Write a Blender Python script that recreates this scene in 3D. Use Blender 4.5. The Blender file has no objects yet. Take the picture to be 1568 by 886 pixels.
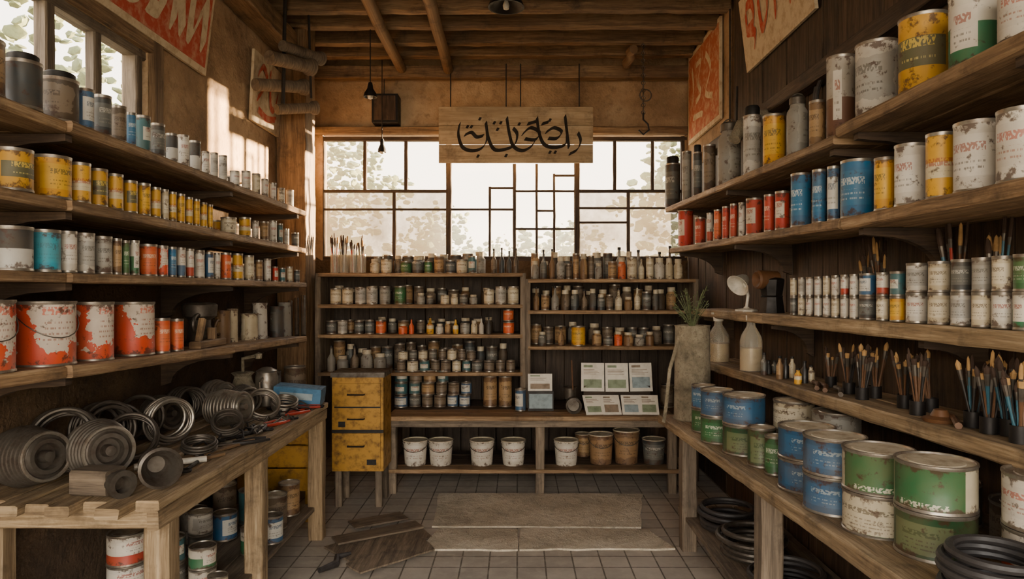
import bpy, bmesh, math, random
from mathutils import Vector, Matrix, noise
random.seed(7)
R=random.random
def U(a,b): return a+(b-a)*random.random()
KF=1045.3; HC=1.6
def at(px,py,d): return Vector((d*(px-792)/KF, d, HC+d*(446-py)/KF))
def C(h):
    h=h.lstrip('#'); o=[]
    for i in (0,2,4):
        c=int(h[i:i+2],16)/255; o.append(c/12.92 if c<.04045 else ((c+.055)/1.055)**2.4)
    return (*o,1)
MATS={}
# ---------------------------------------------------------------- node helpers
class NT:
    def __init__(s,name):
        s.m=bpy.data.materials.new(name); s.m.use_nodes=True; s.t=s.m.node_tree
        s.t.nodes.clear(); s.out=s.t.nodes.new('ShaderNodeOutputMaterial'); MATS[name]=s.m
    def n(s,typ,ins=None,**pr):
        nd=s.t.nodes.new('ShaderNode'+typ)
        for k,v in pr.items(): setattr(nd,k,v)
        for k,v in (ins or {}).items(): s.set(nd.inputs[k],v)
        return nd
    def set(s,sock,v):
        if hasattr(v,'is_output'): s.t.links.new(v,sock)
        else: sock.default_value=v
    def m_(s,op,a,b=0.0,c=0.0):
        nd=s.t.nodes.new('ShaderNodeMath'); nd.operation=op
        for i,v in enumerate((a,b,c)): s.set(nd.inputs[i],v)
        return nd.outputs[0]
    def mix(s,f,a,b,bt='MIX'):
        nd=s.t.nodes.new('ShaderNodeMix'); nd.data_type='RGBA'; nd.blend_type=bt
        s.set(nd.inputs[0],f); s.set(nd.inputs[6],a); s.set(nd.inputs[7],b); return nd.outputs[2]
    def noise(s,vec,scale,detail=4,rough=.6,off=None):
        nd=s.n('TexNoise',{'Scale':scale,'Detail':detail,'Roughness':rough}); s.set(nd.inputs['Vector'],vec); return nd.outputs['Fac']
    def ramp(s,f,stops):
        nd=s.t.nodes.new('ShaderNodeValToRGB'); s.set(nd.inputs[0],f)
        e=nd.color_ramp.elements
        while len(e)<len(stops): e.new(.5)
        for i,(p,c) in enumerate(stops): e[i].position=p; e[i].color=c
        return nd.outputs[0]
    def maprange(s,v,a,b,c=0,d=1):
        nd=s.n('MapRange'); 
        for i,x in enumerate((v,a,b,c,d)): s.set(nd.inputs[i],x)
        return nd.outputs[0]
    def mapping(s,vec,sc):
        nd=s.n('Mapping'); s.set(nd.inputs['Vector'],vec); nd.inputs['Scale'].default_value=sc; return nd.outputs[0]
    def uv(s): return s.n('TexCoord').outputs['UV']
    def ob(s):
        tc=s.n('TexCoord').outputs['Object']; r=s.n('ObjectInfo').outputs['Random']
        v=s.n('VectorMath',operation='ADD'); s.set(v.inputs[0],tc)
        c=s.n('CombineXYZ'); s.set(c.inputs[0],s.m_('MULTIPLY',r,13.0)); s.set(c.inputs[1],s.m_('MULTIPLY',r,7.0)); s.set(v.inputs[1],c.outputs[0])
        return v.outputs[0]
    def bsdf(s,col,rough=.6,metal=0.0,bump=None,bs=.3,bd=.01,**ex):
        b=s.n('BsdfPrincipled'); s.set(b.inputs['Base Color'],col); s.set(b.inputs['Roughness'],rough); s.set(b.inputs['Metallic'],metal)
        if bump is not None:
            bn=s.n('Bump',{'Strength':bs,'Distance':bd}); s.set(bn.inputs['Height'],bump); s.t.links.new(bn.outputs[0],b.inputs['Normal'])
        for k,v in ex.items(): s.set(b.inputs[k],v)
        s.t.links.new(b.outputs[0],s.out.inputs[0]); return b
def wood(name,dark,mid,light,rough=.75,sx=1.6,sy=26,bs=.6):
    t=NT(name); uv=t.uv(); ob=t.ob()
    g=t.noise(t.mapping(uv,(sx,sy,1)),1.0,6,.65)
    g2=t.noise(t.mapping(uv,(sx*5,sy*6,1)),1.0,3,.6)
    big=t.noise(t.mapping(uv,(.8,1.4,1)),1.0,3,.5)
    gg=t.m_('ADD',t.m_('MULTIPLY',g,.65),t.m_('MULTIPLY',g2,.35))
    col=t.ramp(gg,[(.34,dark),(.5,mid),(.68,light)])
    col=t.mix(t.maprange(big,.35,.7,0,.6),col,dark)
    st=t.noise(ob,5,6,.72)
    col=t.mix(t.maprange(st,.52,.7,0,.7),col,(dark[0]*.5,dark[1]*.5,dark[2]*.5,1))
    t.bsdf(col,t.maprange(gg,.3,.7,rough+.1,rough-.15),0,gg,bs,.008)
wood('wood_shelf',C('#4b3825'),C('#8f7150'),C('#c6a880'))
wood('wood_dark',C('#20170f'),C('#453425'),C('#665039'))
wood('wood_beam',C('#402f1f'),C('#7f6344'),C('#aa8a63'))
wood('wood_bench',C('#54432f'),C('#98805f'),C('#cfb792'))
wood('wood_sign',C('#877256'),C('#b8a07c'),C('#d2bd9b'),sx=1.2,sy=12)
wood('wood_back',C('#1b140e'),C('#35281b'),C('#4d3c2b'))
wood('wood_grey',C('#40372e'),C('#736452'),C('#9a8872'))
def plaster(name,a,b,c,sc=1.3):
    t=NT(name); o=t.n('TexCoord').outputs['Object']
    n1=t.noise(o,sc,8,.65); n2=t.noise(o,sc*9,5,.6); n3=t.noise(o,sc*40,2,.5)
    col=t.ramp(n1,[(.32,a),(.5,b),(.68,c)])
    col=t.mix(t.maprange(n2,.52,.7,0,.65),col,a)
    t.bsdf(col,.92,0,t.m_('ADD',n2,t.m_('MULTIPLY',n3,.4)),.7,.025)
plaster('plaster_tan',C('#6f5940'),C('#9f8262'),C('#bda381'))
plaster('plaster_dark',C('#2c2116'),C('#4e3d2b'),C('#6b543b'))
plaster('cardboard',C('#968b78'),C('#beb29c'),C('#d4c9b4'),2.2)
plaster('ground',C('#6f6552'),C('#90866f'),C('#a89f88'),.6)
plaster('tin_old',C('#5b5242'),C('#90856f'),C('#b2a68d'),6)
t=NT('floor_tile'); o=t.n('TexCoord').outputs['Object']
br=t.n('TexBrick',{'Color1':C('#b7ad9e'),'Color2':C('#a2998d'),'Mortar':C('#4f473d'),'Scale':1.0,'Mortar Size':.005,'Mortar Smooth':.3,'Bias':0.0,'Brick Width':.165,'Row Height':.165},offset=0.0); t.set(br.inputs['Vector'],o)
n1=t.noise(o,1.6,7,.7); n2=t.noise(o,14,4,.6)
col=t.mix(t.maprange(n1,.4,.7,0,.6),br.outputs['Color'],C('#756c5f')); col=t.mix(t.maprange(n2,.5,.75,0,.4),col,C('#c5bba8'))
t.bsdf(col,t.maprange(n1,.3,.7,.45,.75),0,t.m_('SUBTRACT',t.m_('MULTIPLY',n2,.2),br.outputs['Fac']),.5,.004)
def flat(name,c,rough=.5,metal=0.0,dirt=.25,dc=None):
    t=NT(name); ob=t.ob(); n=t.noise(ob,18,5,.65)
    col=t.mix(t.maprange(n,.45,.72,0,dirt*2.2),c,dc or (c[0]*.3,c[1]*.27,c[2]*.22,1))
    t.bsdf(col,t.maprange(n,.3,.7,rough-.1,min(1,rough+.2)),metal,n,.12,.004)
flat('steel',C('#928b7f'),.38,.75,.35,C('#5b3f2a')); flat('steel_dark',C('#5a544c'),.42,.6,.35,C('#38271b')); flat('iron_black',C('#201d1c'),.5,.4)
flat('lid_cream',C('#bdb198'),.55,.1,.35,C('#755c3e')); flat('rubber',C('#2e2b2a'),.5); flat('paper_white',C('#d5cfc2'),.8,0,.12)
flat('orange_sign',C('#a8583a'),.8,0,.5,C('#c09c7c')); flat('cream_paint',C('#c9b798'),.8,0,.3,C('#8d6c4a'))
flat('sign_red',C('#b0422b'),.8,0,.3,C('#c9a98a')); flat('ink',C('#1d1610'),.8,0,.1); flat('yellow_paint',C('#a97c22'),.5,.1,.4,C('#40290e'))
flat('blue_box',C('#2b6487'),.55); flat('cream_liquid',C('#cdb88c'),.4); flat('bristle',C('#a5804f'),.9); flat('bristle_dark',C('#3b2a1e'),.9)
flat('handle_red',C('#9a3322'),.4); flat('handle_wood',C('#5e3f26'),.5); flat('handle_blue',C('#2b5a6b'),.4); flat('handle_black',C('#201d1b'),.4)
flat('leaf',C('#6b7550'),.7); flat('leaf_tree',C('#6b7450'),.8); flat('bark',C('#5a4a3b'),.9); flat('skyblue_print',C('#8a9a9f'),.7); flat('green_print',C('#7f8c72'),.7); flat('photo_brown',C('#8a7a68'),.7)
flat('wire',C('#1f1a16'),.6); flat('ceramic',C('#d2ccbe'),.3)
def label(name,body,lab='#cfc7b8',ink='#2b2622',v0=.2,v1=.82,uw=.22,split=-1,body2='#444444',warp=.0,rows=11,title='#8c2a1c',rough=.42):
    t=NT(name); s=t.n('SeparateXYZ'); t.set(s.inputs[0],t.uv()); u,v=s.outputs[0],s.outputs[1]
    ob=t.ob(); nz=t.noise(ob,14,4,.6); nz2=t.noise(ob,26,5,.7); big=t.noise(ob,7,4,.6)
    w=t.m_('MULTIPLY',t.m_('SUBTRACT',nz,.5),warp)
    vv=t.m_('ADD',v,w); uu=t.m_('ADD',u,t.m_('MULTIPLY',w,.6))
    base=C(body)
    if split>0: base=t.mix(t.m_('LESS_THAN',vv,split),C(body),C(body2))
    au=t.m_('ABSOLUTE',t.m_('SUBTRACT',uu,.5))
    ml=t.m_('MULTIPLY',t.m_('MULTIPLY',t.m_('GREATER_THAN',vv,v0),t.m_('LESS_THAN',vv,v1)),t.m_('LESS_THAN',au,uw))
    col=t.mix(ml,base,C(lab))
    ub=t.m_('ABSOLUTE',t.m_('SUBTRACT',u,.5))
    vr=t.m_('MULTIPLY',v,float(rows)); fl=t.m_('FLOOR',vr); fr=t.m_('FRACT',vr)
    cx=t.n('CombineXYZ'); t.set(cx.inputs[0],t.m_('MULTIPLY',u,90.0)); t.set(cx.inputs[1],t.m_('MULTIPLY',fl,3.7))
    g=t.noise(cx.outputs[0],1.0,1,.5)
    row=t.m_('MULTIPLY',t.m_('GREATER_THAN',fr,.35),t.m_('LESS_THAN',fr,.7))
    low=t.m_('MULTIPLY',t.m_('LESS_THAN',v,(v0+v1)/2-.02),t.m_('GREATER_THAN',v,v0+.06))
    tx=t.m_('MULTIPLY',t.m_('MULTIPLY',t.m_('MULTIPLY',row,low),t.m_('GREATER_THAN',g,.5)),t.m_('LESS_THAN',ub,uw*.6))
    col=t.mix(t.m_('MULTIPLY',tx,.6),col,C(ink))
    cy=t.n('CombineXYZ'); t.set(cy.inputs[0],t.m_('MULTIPLY',u,75.0)); t.set(cy.inputs[1],t.m_('MULTIPLY',v,16.0))
    g2=t.noise(cy.outputs[0],1.0,0,.5); mid=(v0+v1)/2+.06
    tt=t.m_('MULTIPLY',t.m_('MULTIPLY',t.m_('MULTIPLY',t.m_('GREATER_THAN',v,mid),t.m_('LESS_THAN',v,mid+.13)),t.m_('GREATER_THAN',g2,.46)),t.m_('LESS_THAN',ub,uw*.6))
    col=t.mix(t.m_('MULTIPLY',tt,.7),col,C(title))
    col=t.mix(t.maprange(big,.35,.75,.0,.4),col,C('#77603f'))
    ed=t.maprange(t.m_('ABSOLUTE',t.m_('SUBTRACT',v,.5)),.3,.5,0,.14)
    col=t.mix(t.maprange(t.m_('ADD',nz2,ed),.585,.665,0,.85),col,C('#42291a'))
    t.bsdf(col,t.maprange(nz,.3,.7,rough,rough+.3),.05,nz2,.15,.004)
label('p_yellow','#c98f10',lab='#d3a222',ink='#3a2f18',title='#33402f')
label('p_yellow2','#cd9920',lab='#cdbf9c',uw=.5,v0=.3,v1=.55,title='#99301d')
label('p_yellow3','#bd8b18',lab='#56553c',uw=.2,v0=.3,v1=.7,ink='#c9b46a',title='#d8b84a')
label('p_white','#c3bcae',lab='#cfc9bc')
label('p_white2','#b8b2a6',lab='#9d9a92',uw=.25,title='#4c4a46',warp=.3)
label('p_white3','#cbc4b5',lab='#c3bcae',title='#a33a28',ink='#8a3a2a')
label('p_cream','#b7a98c',lab='#cbc0a6',title='#54402a')
label('p_orange','#c4401f',lab='#cdbfae',warp=1.3,uw=.15,v0=.3,v1=1.2,title='#c8492a',ink='#7a3524')
label('p_orange2','#c95224',lab='#cd5f2f',title='#d8c8ae')
label('p_red','#ae2a19',lab='#c5b8a6',uw=.13,v0=.3,v1=.75)
label('p_red2','#ae2a19',lab='#b53520',title='#d8c4ae',ink='#d0b8a0')
label('p_blue','#1a6088',lab='#226a90',title='#c9d2d0',ink='#c0ccce')
label('p_blue2','#28577a',lab='#c6c4ba',uw=.18,title='#204a6a')
label('p_bluetub','#1f4a68',lab='#285576',title='#98a4a6',ink='#8a979b',uw=.13)
label('p_cyan','#0f8fa6',lab='#1499ae',title='#1a7a8c',ink='#1a7a8c')
label('p_green','#26552e',lab='#30633a',title='#c9cfb8',ink='#b9c2a6',uw=.18)
label('p_greentub','#bcb298',lab='#285a34',uw=.17,v0=-1,v1=.99,title='#cfcab4',ink='#c4c0ac')
label('p_whitegreen','#285e31',lab='#c2b89e',uw=.3,v0=.04,v1=.96,title='#3a3428',ink='#55493a')
label('p_greendk','#214528',lab='#5f6a47',uw=.13,title='#26401f',v0=.1,v1=.8)
label('p_greenwhite','#c8c2b2',split=.55,body2='#2a6946',uw=.1)
label('p_dark','#2f3538',lab='#565a58',uw=.28,title='#b7b3a8',ink='#8a867c')
label('p_dark2','#3f362d',lab='#6e6152',uw=.3,warp=.6,title='#2b2622')
label('p_darkwhite','#2d3134',lab='#b8b5ac',uw=.3,v0=-1,v1=.5,title='#2b2622')
label('p_grey','#7e7b73',lab='#928f86',title='#4a4a4a',warp=.3)
label('p_greybrown','#9c958a',split=.48,body2='#5d3c30',uw=.05)
label('p_brown','#6e5236',lab='#a08058',title='#2f2114',warp=.3)
label('p_whiteblue','#c6c0b4',split=.4,body2='#285c80',uw=.2,v0=.42)
label('p_whitered','#c6beb0',split=.35,body2='#a33522',uw=.2,v0=.4)
label('p_teal','#275c63',lab='#c0bdae',uw=.14,v0=.3,v1=.7)
label('bucket','#bfb8aa',lab='#c9c3b6',title='#8c3a2c',ink='#7a4a3c')
label('bucket_brown','#6b5038',lab='#8a6a48',title='#2b2622',warp=.4)
def glass(name,haze,col):
    t=NT(name); o=t.n('TexCoord').outputs['Object']; n=t.noise(o,2.2,6,.65)
    tr=t.n('BsdfTransparent',{'Color':(.95,.93,.9,1)}); tl=t.n('BsdfTranslucent',{'Color':col}); df=t.n('BsdfDiffuse',{'Color':col})
    m1=t.n('MixShader',{0:.35}); t.t.links.new(tl.outputs[0],m1.inputs[1]); t.t.links.new(df.outputs[0],m1.inputs[2])
    m2=t.n('MixShader'); t.set(m2.inputs[0],t.maprange(n,.3,.75,haze*.5,min(1,haze*1.5))); t.t.links.new(tr.outputs[0],m2.inputs[1]); t.t.links.new(m1.outputs[0],m2.inputs[2])
    gl=t.n('BsdfGlossy',{'Roughness':.1}); m3=t.n('MixShader',{0:.04}); t.t.links.new(m2.outputs[0],m3.inputs[1]); t.t.links.new(gl.outputs[0],m3.inputs[2])
    t.t.links.new(m3.outputs[0],t.out.inputs[0])
glass('pane_clear',.05,(.5,.47,.4,1)); glass('pane_dusty',.55,(.14,.12,.09,1))
t=NT('bottle_glass'); t.bsdf(C('#e6dfcf'),.12,0,**{'Transmission Weight':.8,'IOR':1.2})
# ---------------------------------------------------------------- mesh builder
class MB:
    def __init__(s): s.v=[];s.f=[];s.m=[];s.uv=[];s.sm=[]
    def add(s,vs,fs,mat,uvs=None,smooth=False,M=None):
        b=len(s.v)
        for p in vs:
            p=Vector(p); s.v.append(M@p if M else p)
        for i,f in enumerate(fs):
            s.f.append([b+k for k in f]); s.m.append(mat[i] if isinstance(mat,list) else mat); s.sm.append(smooth)
            s.uv.append(uvs[i] if uvs else [(0,0)]*len(f))
    def plank(s,p0,p1,w,t,mat,up=(0,0,1),jit=.0025,seg=None,ch=None):
        p0=Vector(p0);p1=Vector(p1);d=p1-p0;L=d.length;d.normalize();up=Vector(up)
        if abs(d.dot(up))>.95: up=Vector((0,1,0))
        sd=d.cross(up).normalized(); uu=sd.cross(d)
        c=ch if ch is not None else min(.007,.15*min(w,t)); a,b=w/2,t/2
        cs=[(a-c,b),(-a+c,b),(-a,b-c),(-a,-b+c),(-a+c,-b),(a-c,-b),(a,-b+c),(a,b-c)]
        per=[0]
        for i in range(8):
            q=cs[(i+1)%8];per.append(per[-1]+math.hypot(q[0]-cs[i][0],q[1]-cs[i][1]))
        n=seg or max(1,int(L/.12)); ou,ov=U(0,50),U(0,50); vs=[];fs=[];uvs=[]
        for i in range(n+1):
            c0=p0+d*(L*i/n); jx,jy=U(-jit,jit),U(-jit,jit)
            for x,y in cs:
                vs.append(c0+sd*(x+jx*.6+U(-jit,jit)*.6)+uu*(y+U(-jit,jit)*.5))
        for i in range(n):
            for k in range(8):
                k2=(k+1)%8
                fs.append([i*8+k,i*8+k2,(i+1)*8+k2,(i+1)*8+k])
                u0,u1=ou+L*i/n,ou+L*(i+1)/n
                uvs.append([(u0,ov+per[k]),(u0,ov+per[k+1]),(u1,ov+per[k+1]),(u1,ov+per[k])])
        for base,rev in ((0,True),(n*8,False)):
            idx=[base+k for k in range(8)]; uvv=[(ou+cs[k][0]*.8,ov+cs[k][1]) for k in range(8)]
            if rev: idx=idx[::-1];uvv=uvv[::-1]
            fs.append(idx);uvs.append(uvv)
        fs=[f[::-1] for f in fs]; uvs=[q[::-1] for q in uvs]
        s.add(vs,fs,mat,uvs)
    def box(s,x0,x1,y0,y1,z0,z1,mat,M=None,ch=None):
        dx,dy,dz=x1-x0,y1-y0,z1-z0
        vs=[(x0,y0,z0),(x1,y0,z0),(x1,y1,z0),(x0,y1,z0),(x0,y0,z1),(x1,y0,z1),(x1,y1,z1),(x0,y1,z1)]
        fs=[[0,3,2,1],[4,5,6,7],[0,1,5,4],[2,3,7,6],[1,2,6,5],[3,0,4,7]]
        ou,ov=U(0,50),U(0,50); la=max(range(3),key=lambda i:(dx,dy,dz)[i]); uvs=[]
        for f in fs:
            P=[vs[k] for k in f]; ax=[i for i in range(3) if max(p[i] for p in P)-min(p[i] for p in P)>1e-9]
            if len(ax)<2: ax=(ax+[0,1])[:2]
            if la==ax[1]: ax=ax[::-1]
            uvs.append([(ou+p[ax[0]],ov+p[ax[1]]) for p in P])
        s.add(vs,fs,mat,uvs,M=M)
    def lathe(s,prof,mat,n=24,M=None,vr=None,smooth=True):
        z0=vr[0] if vr else min(p[1] for p in prof); z1=vr[1] if vr else max(p[1] for p in prof); H=max(1e-6,z1-z0)
        vs=[];fs=[];ms=[];uvs=[]
        for p in prof:
            for k in range(n):
                a=2*math.pi*k/n; vs.append((p[0]*math.cos(a),p[0]*math.sin(a),p[1]))
        for i in range(len(prof)-1):
            mm=prof[i][2] if len(prof[i])>2 else mat
            va,vb=(prof[i][1]-z0)/H,(prof[i+1][1]-z0)/H
            for k in range(n):
                k2=(k+1)%n
                f=[i*n+k,i*n+k2,(i+1)*n+k2,(i+1)*n+k]; uq=[(k/n,va),((k+1)/n,va),((k+1)/n,vb),(k/n,vb)]
                fs.append(f);ms.append(mm);uvs.append(uq)
        s.add(vs,fs,ms,uvs,smooth,M)
    def tube(s,pts,r,mat,n=8,closed=False,M=None,caps=True):
        pts=[Vector(p) for p in pts]; N=len(pts); rr=r if isinstance(r,(list,tuple)) else [r]*N
        vs=[];fs=[];uvs=[]; prev=None;acc=0
        for i,p in enumerate(pts):
            if closed: t_=(pts[(i+1)%N]-pts[i-1])
            else: t_=pts[min(N-1,i+1)]-pts[max(0,i-1)]
            t_.normalize()
            if prev is None:
                a=Vector((0,0,1)) if abs(t_.z)<.9 else Vector((1,0,0)); nx=t_.cross(a).normalized()
            else:
                nx=prev-t_*prev.dot(t_); nx.normalize()
            prev=nx; ny=t_.cross(nx)
            for k in range(n):
                a=2*math.pi*k/n; vs.append(p+(nx*math.cos(a)+ny*math.sin(a))*rr[i])
        for i in range(N if closed else N-1):
            j=(i+1)%N
            for k in range(n):
                k2=(k+1)%n; fs.append([i*n+k,i*n+k2,j*n+k2,j*n+k]); uvs.append([(i*.05,k/n*.1),(i*.05,(k+1)/n*.1),((i+1)*.05,(k+1)/n*.1),((i+1)*.05,k/n*.1)])
        if not closed and caps:
            fs.append([k for k in range(n)][::-1]);uvs.append([(0,0)]*n); fs.append([(N-1)*n+k for k in range(n)]);uvs.append([(0,0)]*n)
        s.add(vs,fs,mat,uvs,True,M)
    def ring(s,R_,r,mat,M=None,n=32,m=8,a0=0,a1=2*math.pi):
        cl=abs(a1-a0-2*math.pi)<1e-3; cnt=n if cl else n+1
        s.tube([(R_*math.cos(a0+(a1-a0)*i/n),R_*math.sin(a0+(a1-a0)*i/n),0) for i in range(cnt)],r,mat,m,cl,M)
    def stroke(s,pts,nib,mat,M,z=0.0,sub=5,dz=8e-6):
        # broad-nib lettering; each dab sits a hair above the previous one
        P=[Vector((p[0],p[1],0)) for p in pts]; Q=[]
        for i in range(len(P)-1):
            a=P[max(0,i-1)];b=P[i];c=P[i+1];d=P[min(len(P)-1,i+2)]
            for k in range(sub):
                t_=k/sub; Q.append(.5*((2*b)+(c-a)*t_+(2*a-5*b+4*c-d)*t_*t_+(-a+3*b-3*c+d)*t_**3))
        Q.append(P[-1]); nb=Vector((nib[0],nib[1],0)); th=Vector((nib[1],-nib[0],0))*.18
        offs=(nb+th,nb-th,-nb-th,-nb+th); cnt=[0]
        def quad(L):
            cnt[0]+=1; zz=Vector((0,0,z+cnt[0]*dz))
            ar=sum(L[i].x*L[(i+1)%4].y-L[(i+1)%4].x*L[i].y for i in range(4))
            if ar<0: L=L[::-1]
            s.add([p+zz for p in L],[[0,1,2,3]],mat,M=M)
        for i in range(len(Q)):
            quad([Q[i]+o for o in offs])
            if i<len(Q)-1:
                for k in range(4): quad([Q[i]+offs[k],Q[i]+offs[(k+1)%4],Q[i+1]+offs[(k+1)%4],Q[i+1]+offs[k]])
    def obj(s,name,origin=None,weld=False):
        if not s.v: return None
        xs=[v.x for v in s.v];ys=[v.y for v in s.v];zs=[v.z for v in s.v]
        o=Vector(origin) if origin is not None else Vector(((min(xs)+max(xs))/2,(min(ys)+max(ys))/2,min(zs)))
        me=bpy.data.meshes.new(name); me.from_pydata([v-o for v in s.v],[],s.f)
        names=[]
        for m in s.m:
            if m not in names: names.append(m)
        for m in names: me.materials.append(MATS[m])
        ix={m:i for i,m in enumerate(names)}
        me.polygons.foreach_set('material_index',[ix[m] for m in s.m]); me.polygons.foreach_set('use_smooth',s.sm)
        ul=me.uv_layers.new(name='UVMap'); fl=[]
        for q in s.uv:
            for a in q: fl+=[a[0],a[1]]
        ul.data.foreach_set('uv',fl)
        me.update()
        if any(s.sm):
            try: me.set_sharp_from_angle(angle=math.radians(40))
            except Exception: pass
        ob=bpy.data.objects.new(name,me); ob.location=o; bpy.context.collection.objects.link(ob); return ob
def T(x,y,z,rz=0,rx=0,ry=0): return Matrix.Translation((x,y,z))@Matrix.Rotation(rz,4,'Z')@Matrix.Rotation(ry,4,'Y')@Matrix.Rotation(rx,4,'X')
def axisM(p,d):
    return Matrix.Translation(p)@Vector(d).normalized().to_track_quat('Z','Y').to_matrix().to_4x4()
def lin(y0,z0,y1,z1): return lambda y:z0+(z1-z0)*(y-y0)/(y1-y0)
# ---------------------------------------------------------------- room shell
XL,XR,YB,YF,ZC=-1.98,1.65,6.6,-1.5,3.9
m=MB(); m.box(XL-.14,XR+.14,YF,YB+.14,-.1,0,'floor_tile'); m.obj('floor',(0,0,0))
m=MB(); m.box(XL-.14,XR+.14,YF,YB+.14,ZC,ZC+.08,'wood_dark'); m.obj('ceiling',(0,0,ZC))
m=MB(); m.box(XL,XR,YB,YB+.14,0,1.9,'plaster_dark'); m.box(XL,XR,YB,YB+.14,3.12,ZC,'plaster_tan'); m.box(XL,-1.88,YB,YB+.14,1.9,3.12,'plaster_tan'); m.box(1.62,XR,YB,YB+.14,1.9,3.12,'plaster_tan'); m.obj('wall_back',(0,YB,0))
WY0,WY1,WZ0,WZ1=1.55,3.66,2.28,2.88
m=MB(); a,b=XL-.14,XL
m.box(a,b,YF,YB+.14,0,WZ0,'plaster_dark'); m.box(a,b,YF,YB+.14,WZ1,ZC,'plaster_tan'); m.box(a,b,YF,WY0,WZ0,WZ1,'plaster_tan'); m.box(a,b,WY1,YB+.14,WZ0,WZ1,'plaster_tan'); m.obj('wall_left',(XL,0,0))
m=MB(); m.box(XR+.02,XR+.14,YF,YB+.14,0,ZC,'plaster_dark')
y=YF
while y<YB-.05:
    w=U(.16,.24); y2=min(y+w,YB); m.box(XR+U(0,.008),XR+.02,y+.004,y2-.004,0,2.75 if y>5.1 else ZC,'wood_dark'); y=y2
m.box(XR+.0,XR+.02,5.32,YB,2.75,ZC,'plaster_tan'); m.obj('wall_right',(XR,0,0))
m=MB(); m.box(XL,XR,YF-.14,YF,3.2,ZC,'plaster_tan'); m.box(XL,-1.85,YF-.14,YF,0,3.2,'plaster_tan'); m.box(1.55,XR,YF-.14,YF,0,3.2,'plaster_tan'); m.obj('wall_front',(0,YF,0))
m=MB(); m.box(-40,40,-30,60,-.3,-.12,'ground'); m.obj('ground_outside',(0,0,-.12))
m=MB(); m.plank((-1.85,5.72,0),(-1.85,5.72,3.9),.24,.26,'wood_beam',jit=.006); m.obj('corner_post')
m=MB(); m.plank((XL+.1,-1.4,3.58),(XL+.1,5.55,3.62),.18,.16,'wood_beam',jit=.006); m.obj('trim_3')
m=MB(); m.plank((XL+.02,6.5,3.68),(XR-.02,6.5,3.68),.1,.12,'wood_beam',jit=.006); m.obj('tie_beam')
m=MB(); m.plank((XL+.02,6.55,3.14),(XR-.02,6.55,3.14),.08,.07,'wood_beam',jit=.004); m.obj('trim_1')
m=MB(); m.plank((XR-.05,-1.4,2.72),(XR-.05,5.6,2.76),.09,.09,'wood_dark',jit=.004); m.obj('trim_2')
m=MB()
yy=6.3
while yy>-1.2:
    a_,b_=U(-.03,.03),U(-.03,.03); m.plank((XL+.02,yy+a_,3.82+U(-.02,.02)),(XR-.02,yy+b_,3.82+U(-.02,.02)),U(.07,.1),U(.09,.13),'wood_beam',jit=.009); yy-=U(.29,.37)
m.obj('ceiling_joists')
m=MB()
for X in (-1.08,-.64,1.0):
    m.tube([(X+U(-.015,.015),6.42-i*.5 if X<.9 else 6.3-i*.08,3.69+U(-.012,.012)) for i in range(9 if X<.9 else 6)],.048 if X<.9 else .04,'wood_beam',10)
m.obj('ceiling_poles')
def X6(px): return (px-792)*6.6/KF
def Z6(py): return 1.6+(446-py)*6.6/KF
m=MB(); fy=YB+.03
def vb(px,y0,y1,w=.03,t=.034): m.plank((X6(px),fy,Z6(y0)),(X6(px),fy,Z6(y1)),t,w,'wood_dark',jit=.002)
def hb(py,x0,x1,w=.035,t=.028): m.plank((X6(x0),fy,Z6(py)),(X6(x1),fy,Z6(py)),w,t,'wood_dark',jit=.002)
vb(492,208,398,.05,.06)
vb(1047,208,398,.05,.05); hb(396,484,1052,.06,.05); hb(212,484,1052,.06,.04)
for px in (558,621): vb(px,212,292)
for px in (942,1000): vb(px,212,292)
vb(603,292,396); vb(963,292,396)
vb(687,208,396,.05,.055); vb(884,208,396,.05,.055)
hb(292,492,687); hb(292,884,1047); hb(320,492,687,.03,.02); hb(318,884,1047,.03,.02); hb(340,884,963,.03,.02)
vb(788,250,396,.03); vb(822,250,396,.025,.025); vb(849,265,396,.025,.025); vb(750,285,396,.03,.025)
hb(287,750,788,.03,.02); hb(320,687,788,.03,.02); hb(292,788,884,.03,.02); hb(268,849,884,.03,.02); hb(350,788,884,.03,.02); hb(322,822,849,.03,.02)
m.obj('window_1')
m=MB()
def pane(x0,x1,y0,y1,mt): m.box(X6(x0),X6(x1),fy+.03,fy+.032,Z6(y1),Z6(y0),mt)
pane(494,686,212,292,'pane_clear'); pane(886,1046,212,292,'pane_clear'); pane(688,883,212,396,'pane_clear'); pane(494,686,293,396,'pane_dusty'); pane(886,1046,293,396,'pane_dusty')
m.obj('glazing')
m=MB(); fx=XL-.05
for yy,w in ((WY0+.03,.06),(2.18,.05),(2.93,.06),(3.27,.05),(3.6,.08)): m.plank((fx,yy,WZ0),(fx,yy,WZ1),w,.06,'wood_grey',jit=.002)
m.plank((fx,WY0,WZ0+.02),(fx,WY1,WZ0+.02),.08,.05,'wood_grey'); m.plank((fx,WY0,WZ1-.02),(fx,WY1,WZ1-.02),.08,.05,'wood_grey')
m.plank((XL+.01,WY1+.06,WZ0-.1),(XL+.01,WY1+.06,WZ1+.08),.1,.04,'wood_beam',up=(1,0,0)); m.plank((XL+.01,WY0-.05,WZ1+.04),(XL+.01,WY1+.1,WZ1+.04),.03,.08,'wood_beam')
m.obj('window_2')
m=MB(); m.box(fx-.042,fx-.04,WY0+.02,WY1-.02,WZ0+.02,WZ1-.02,'pane_clear'); m.obj('glazing')
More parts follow.
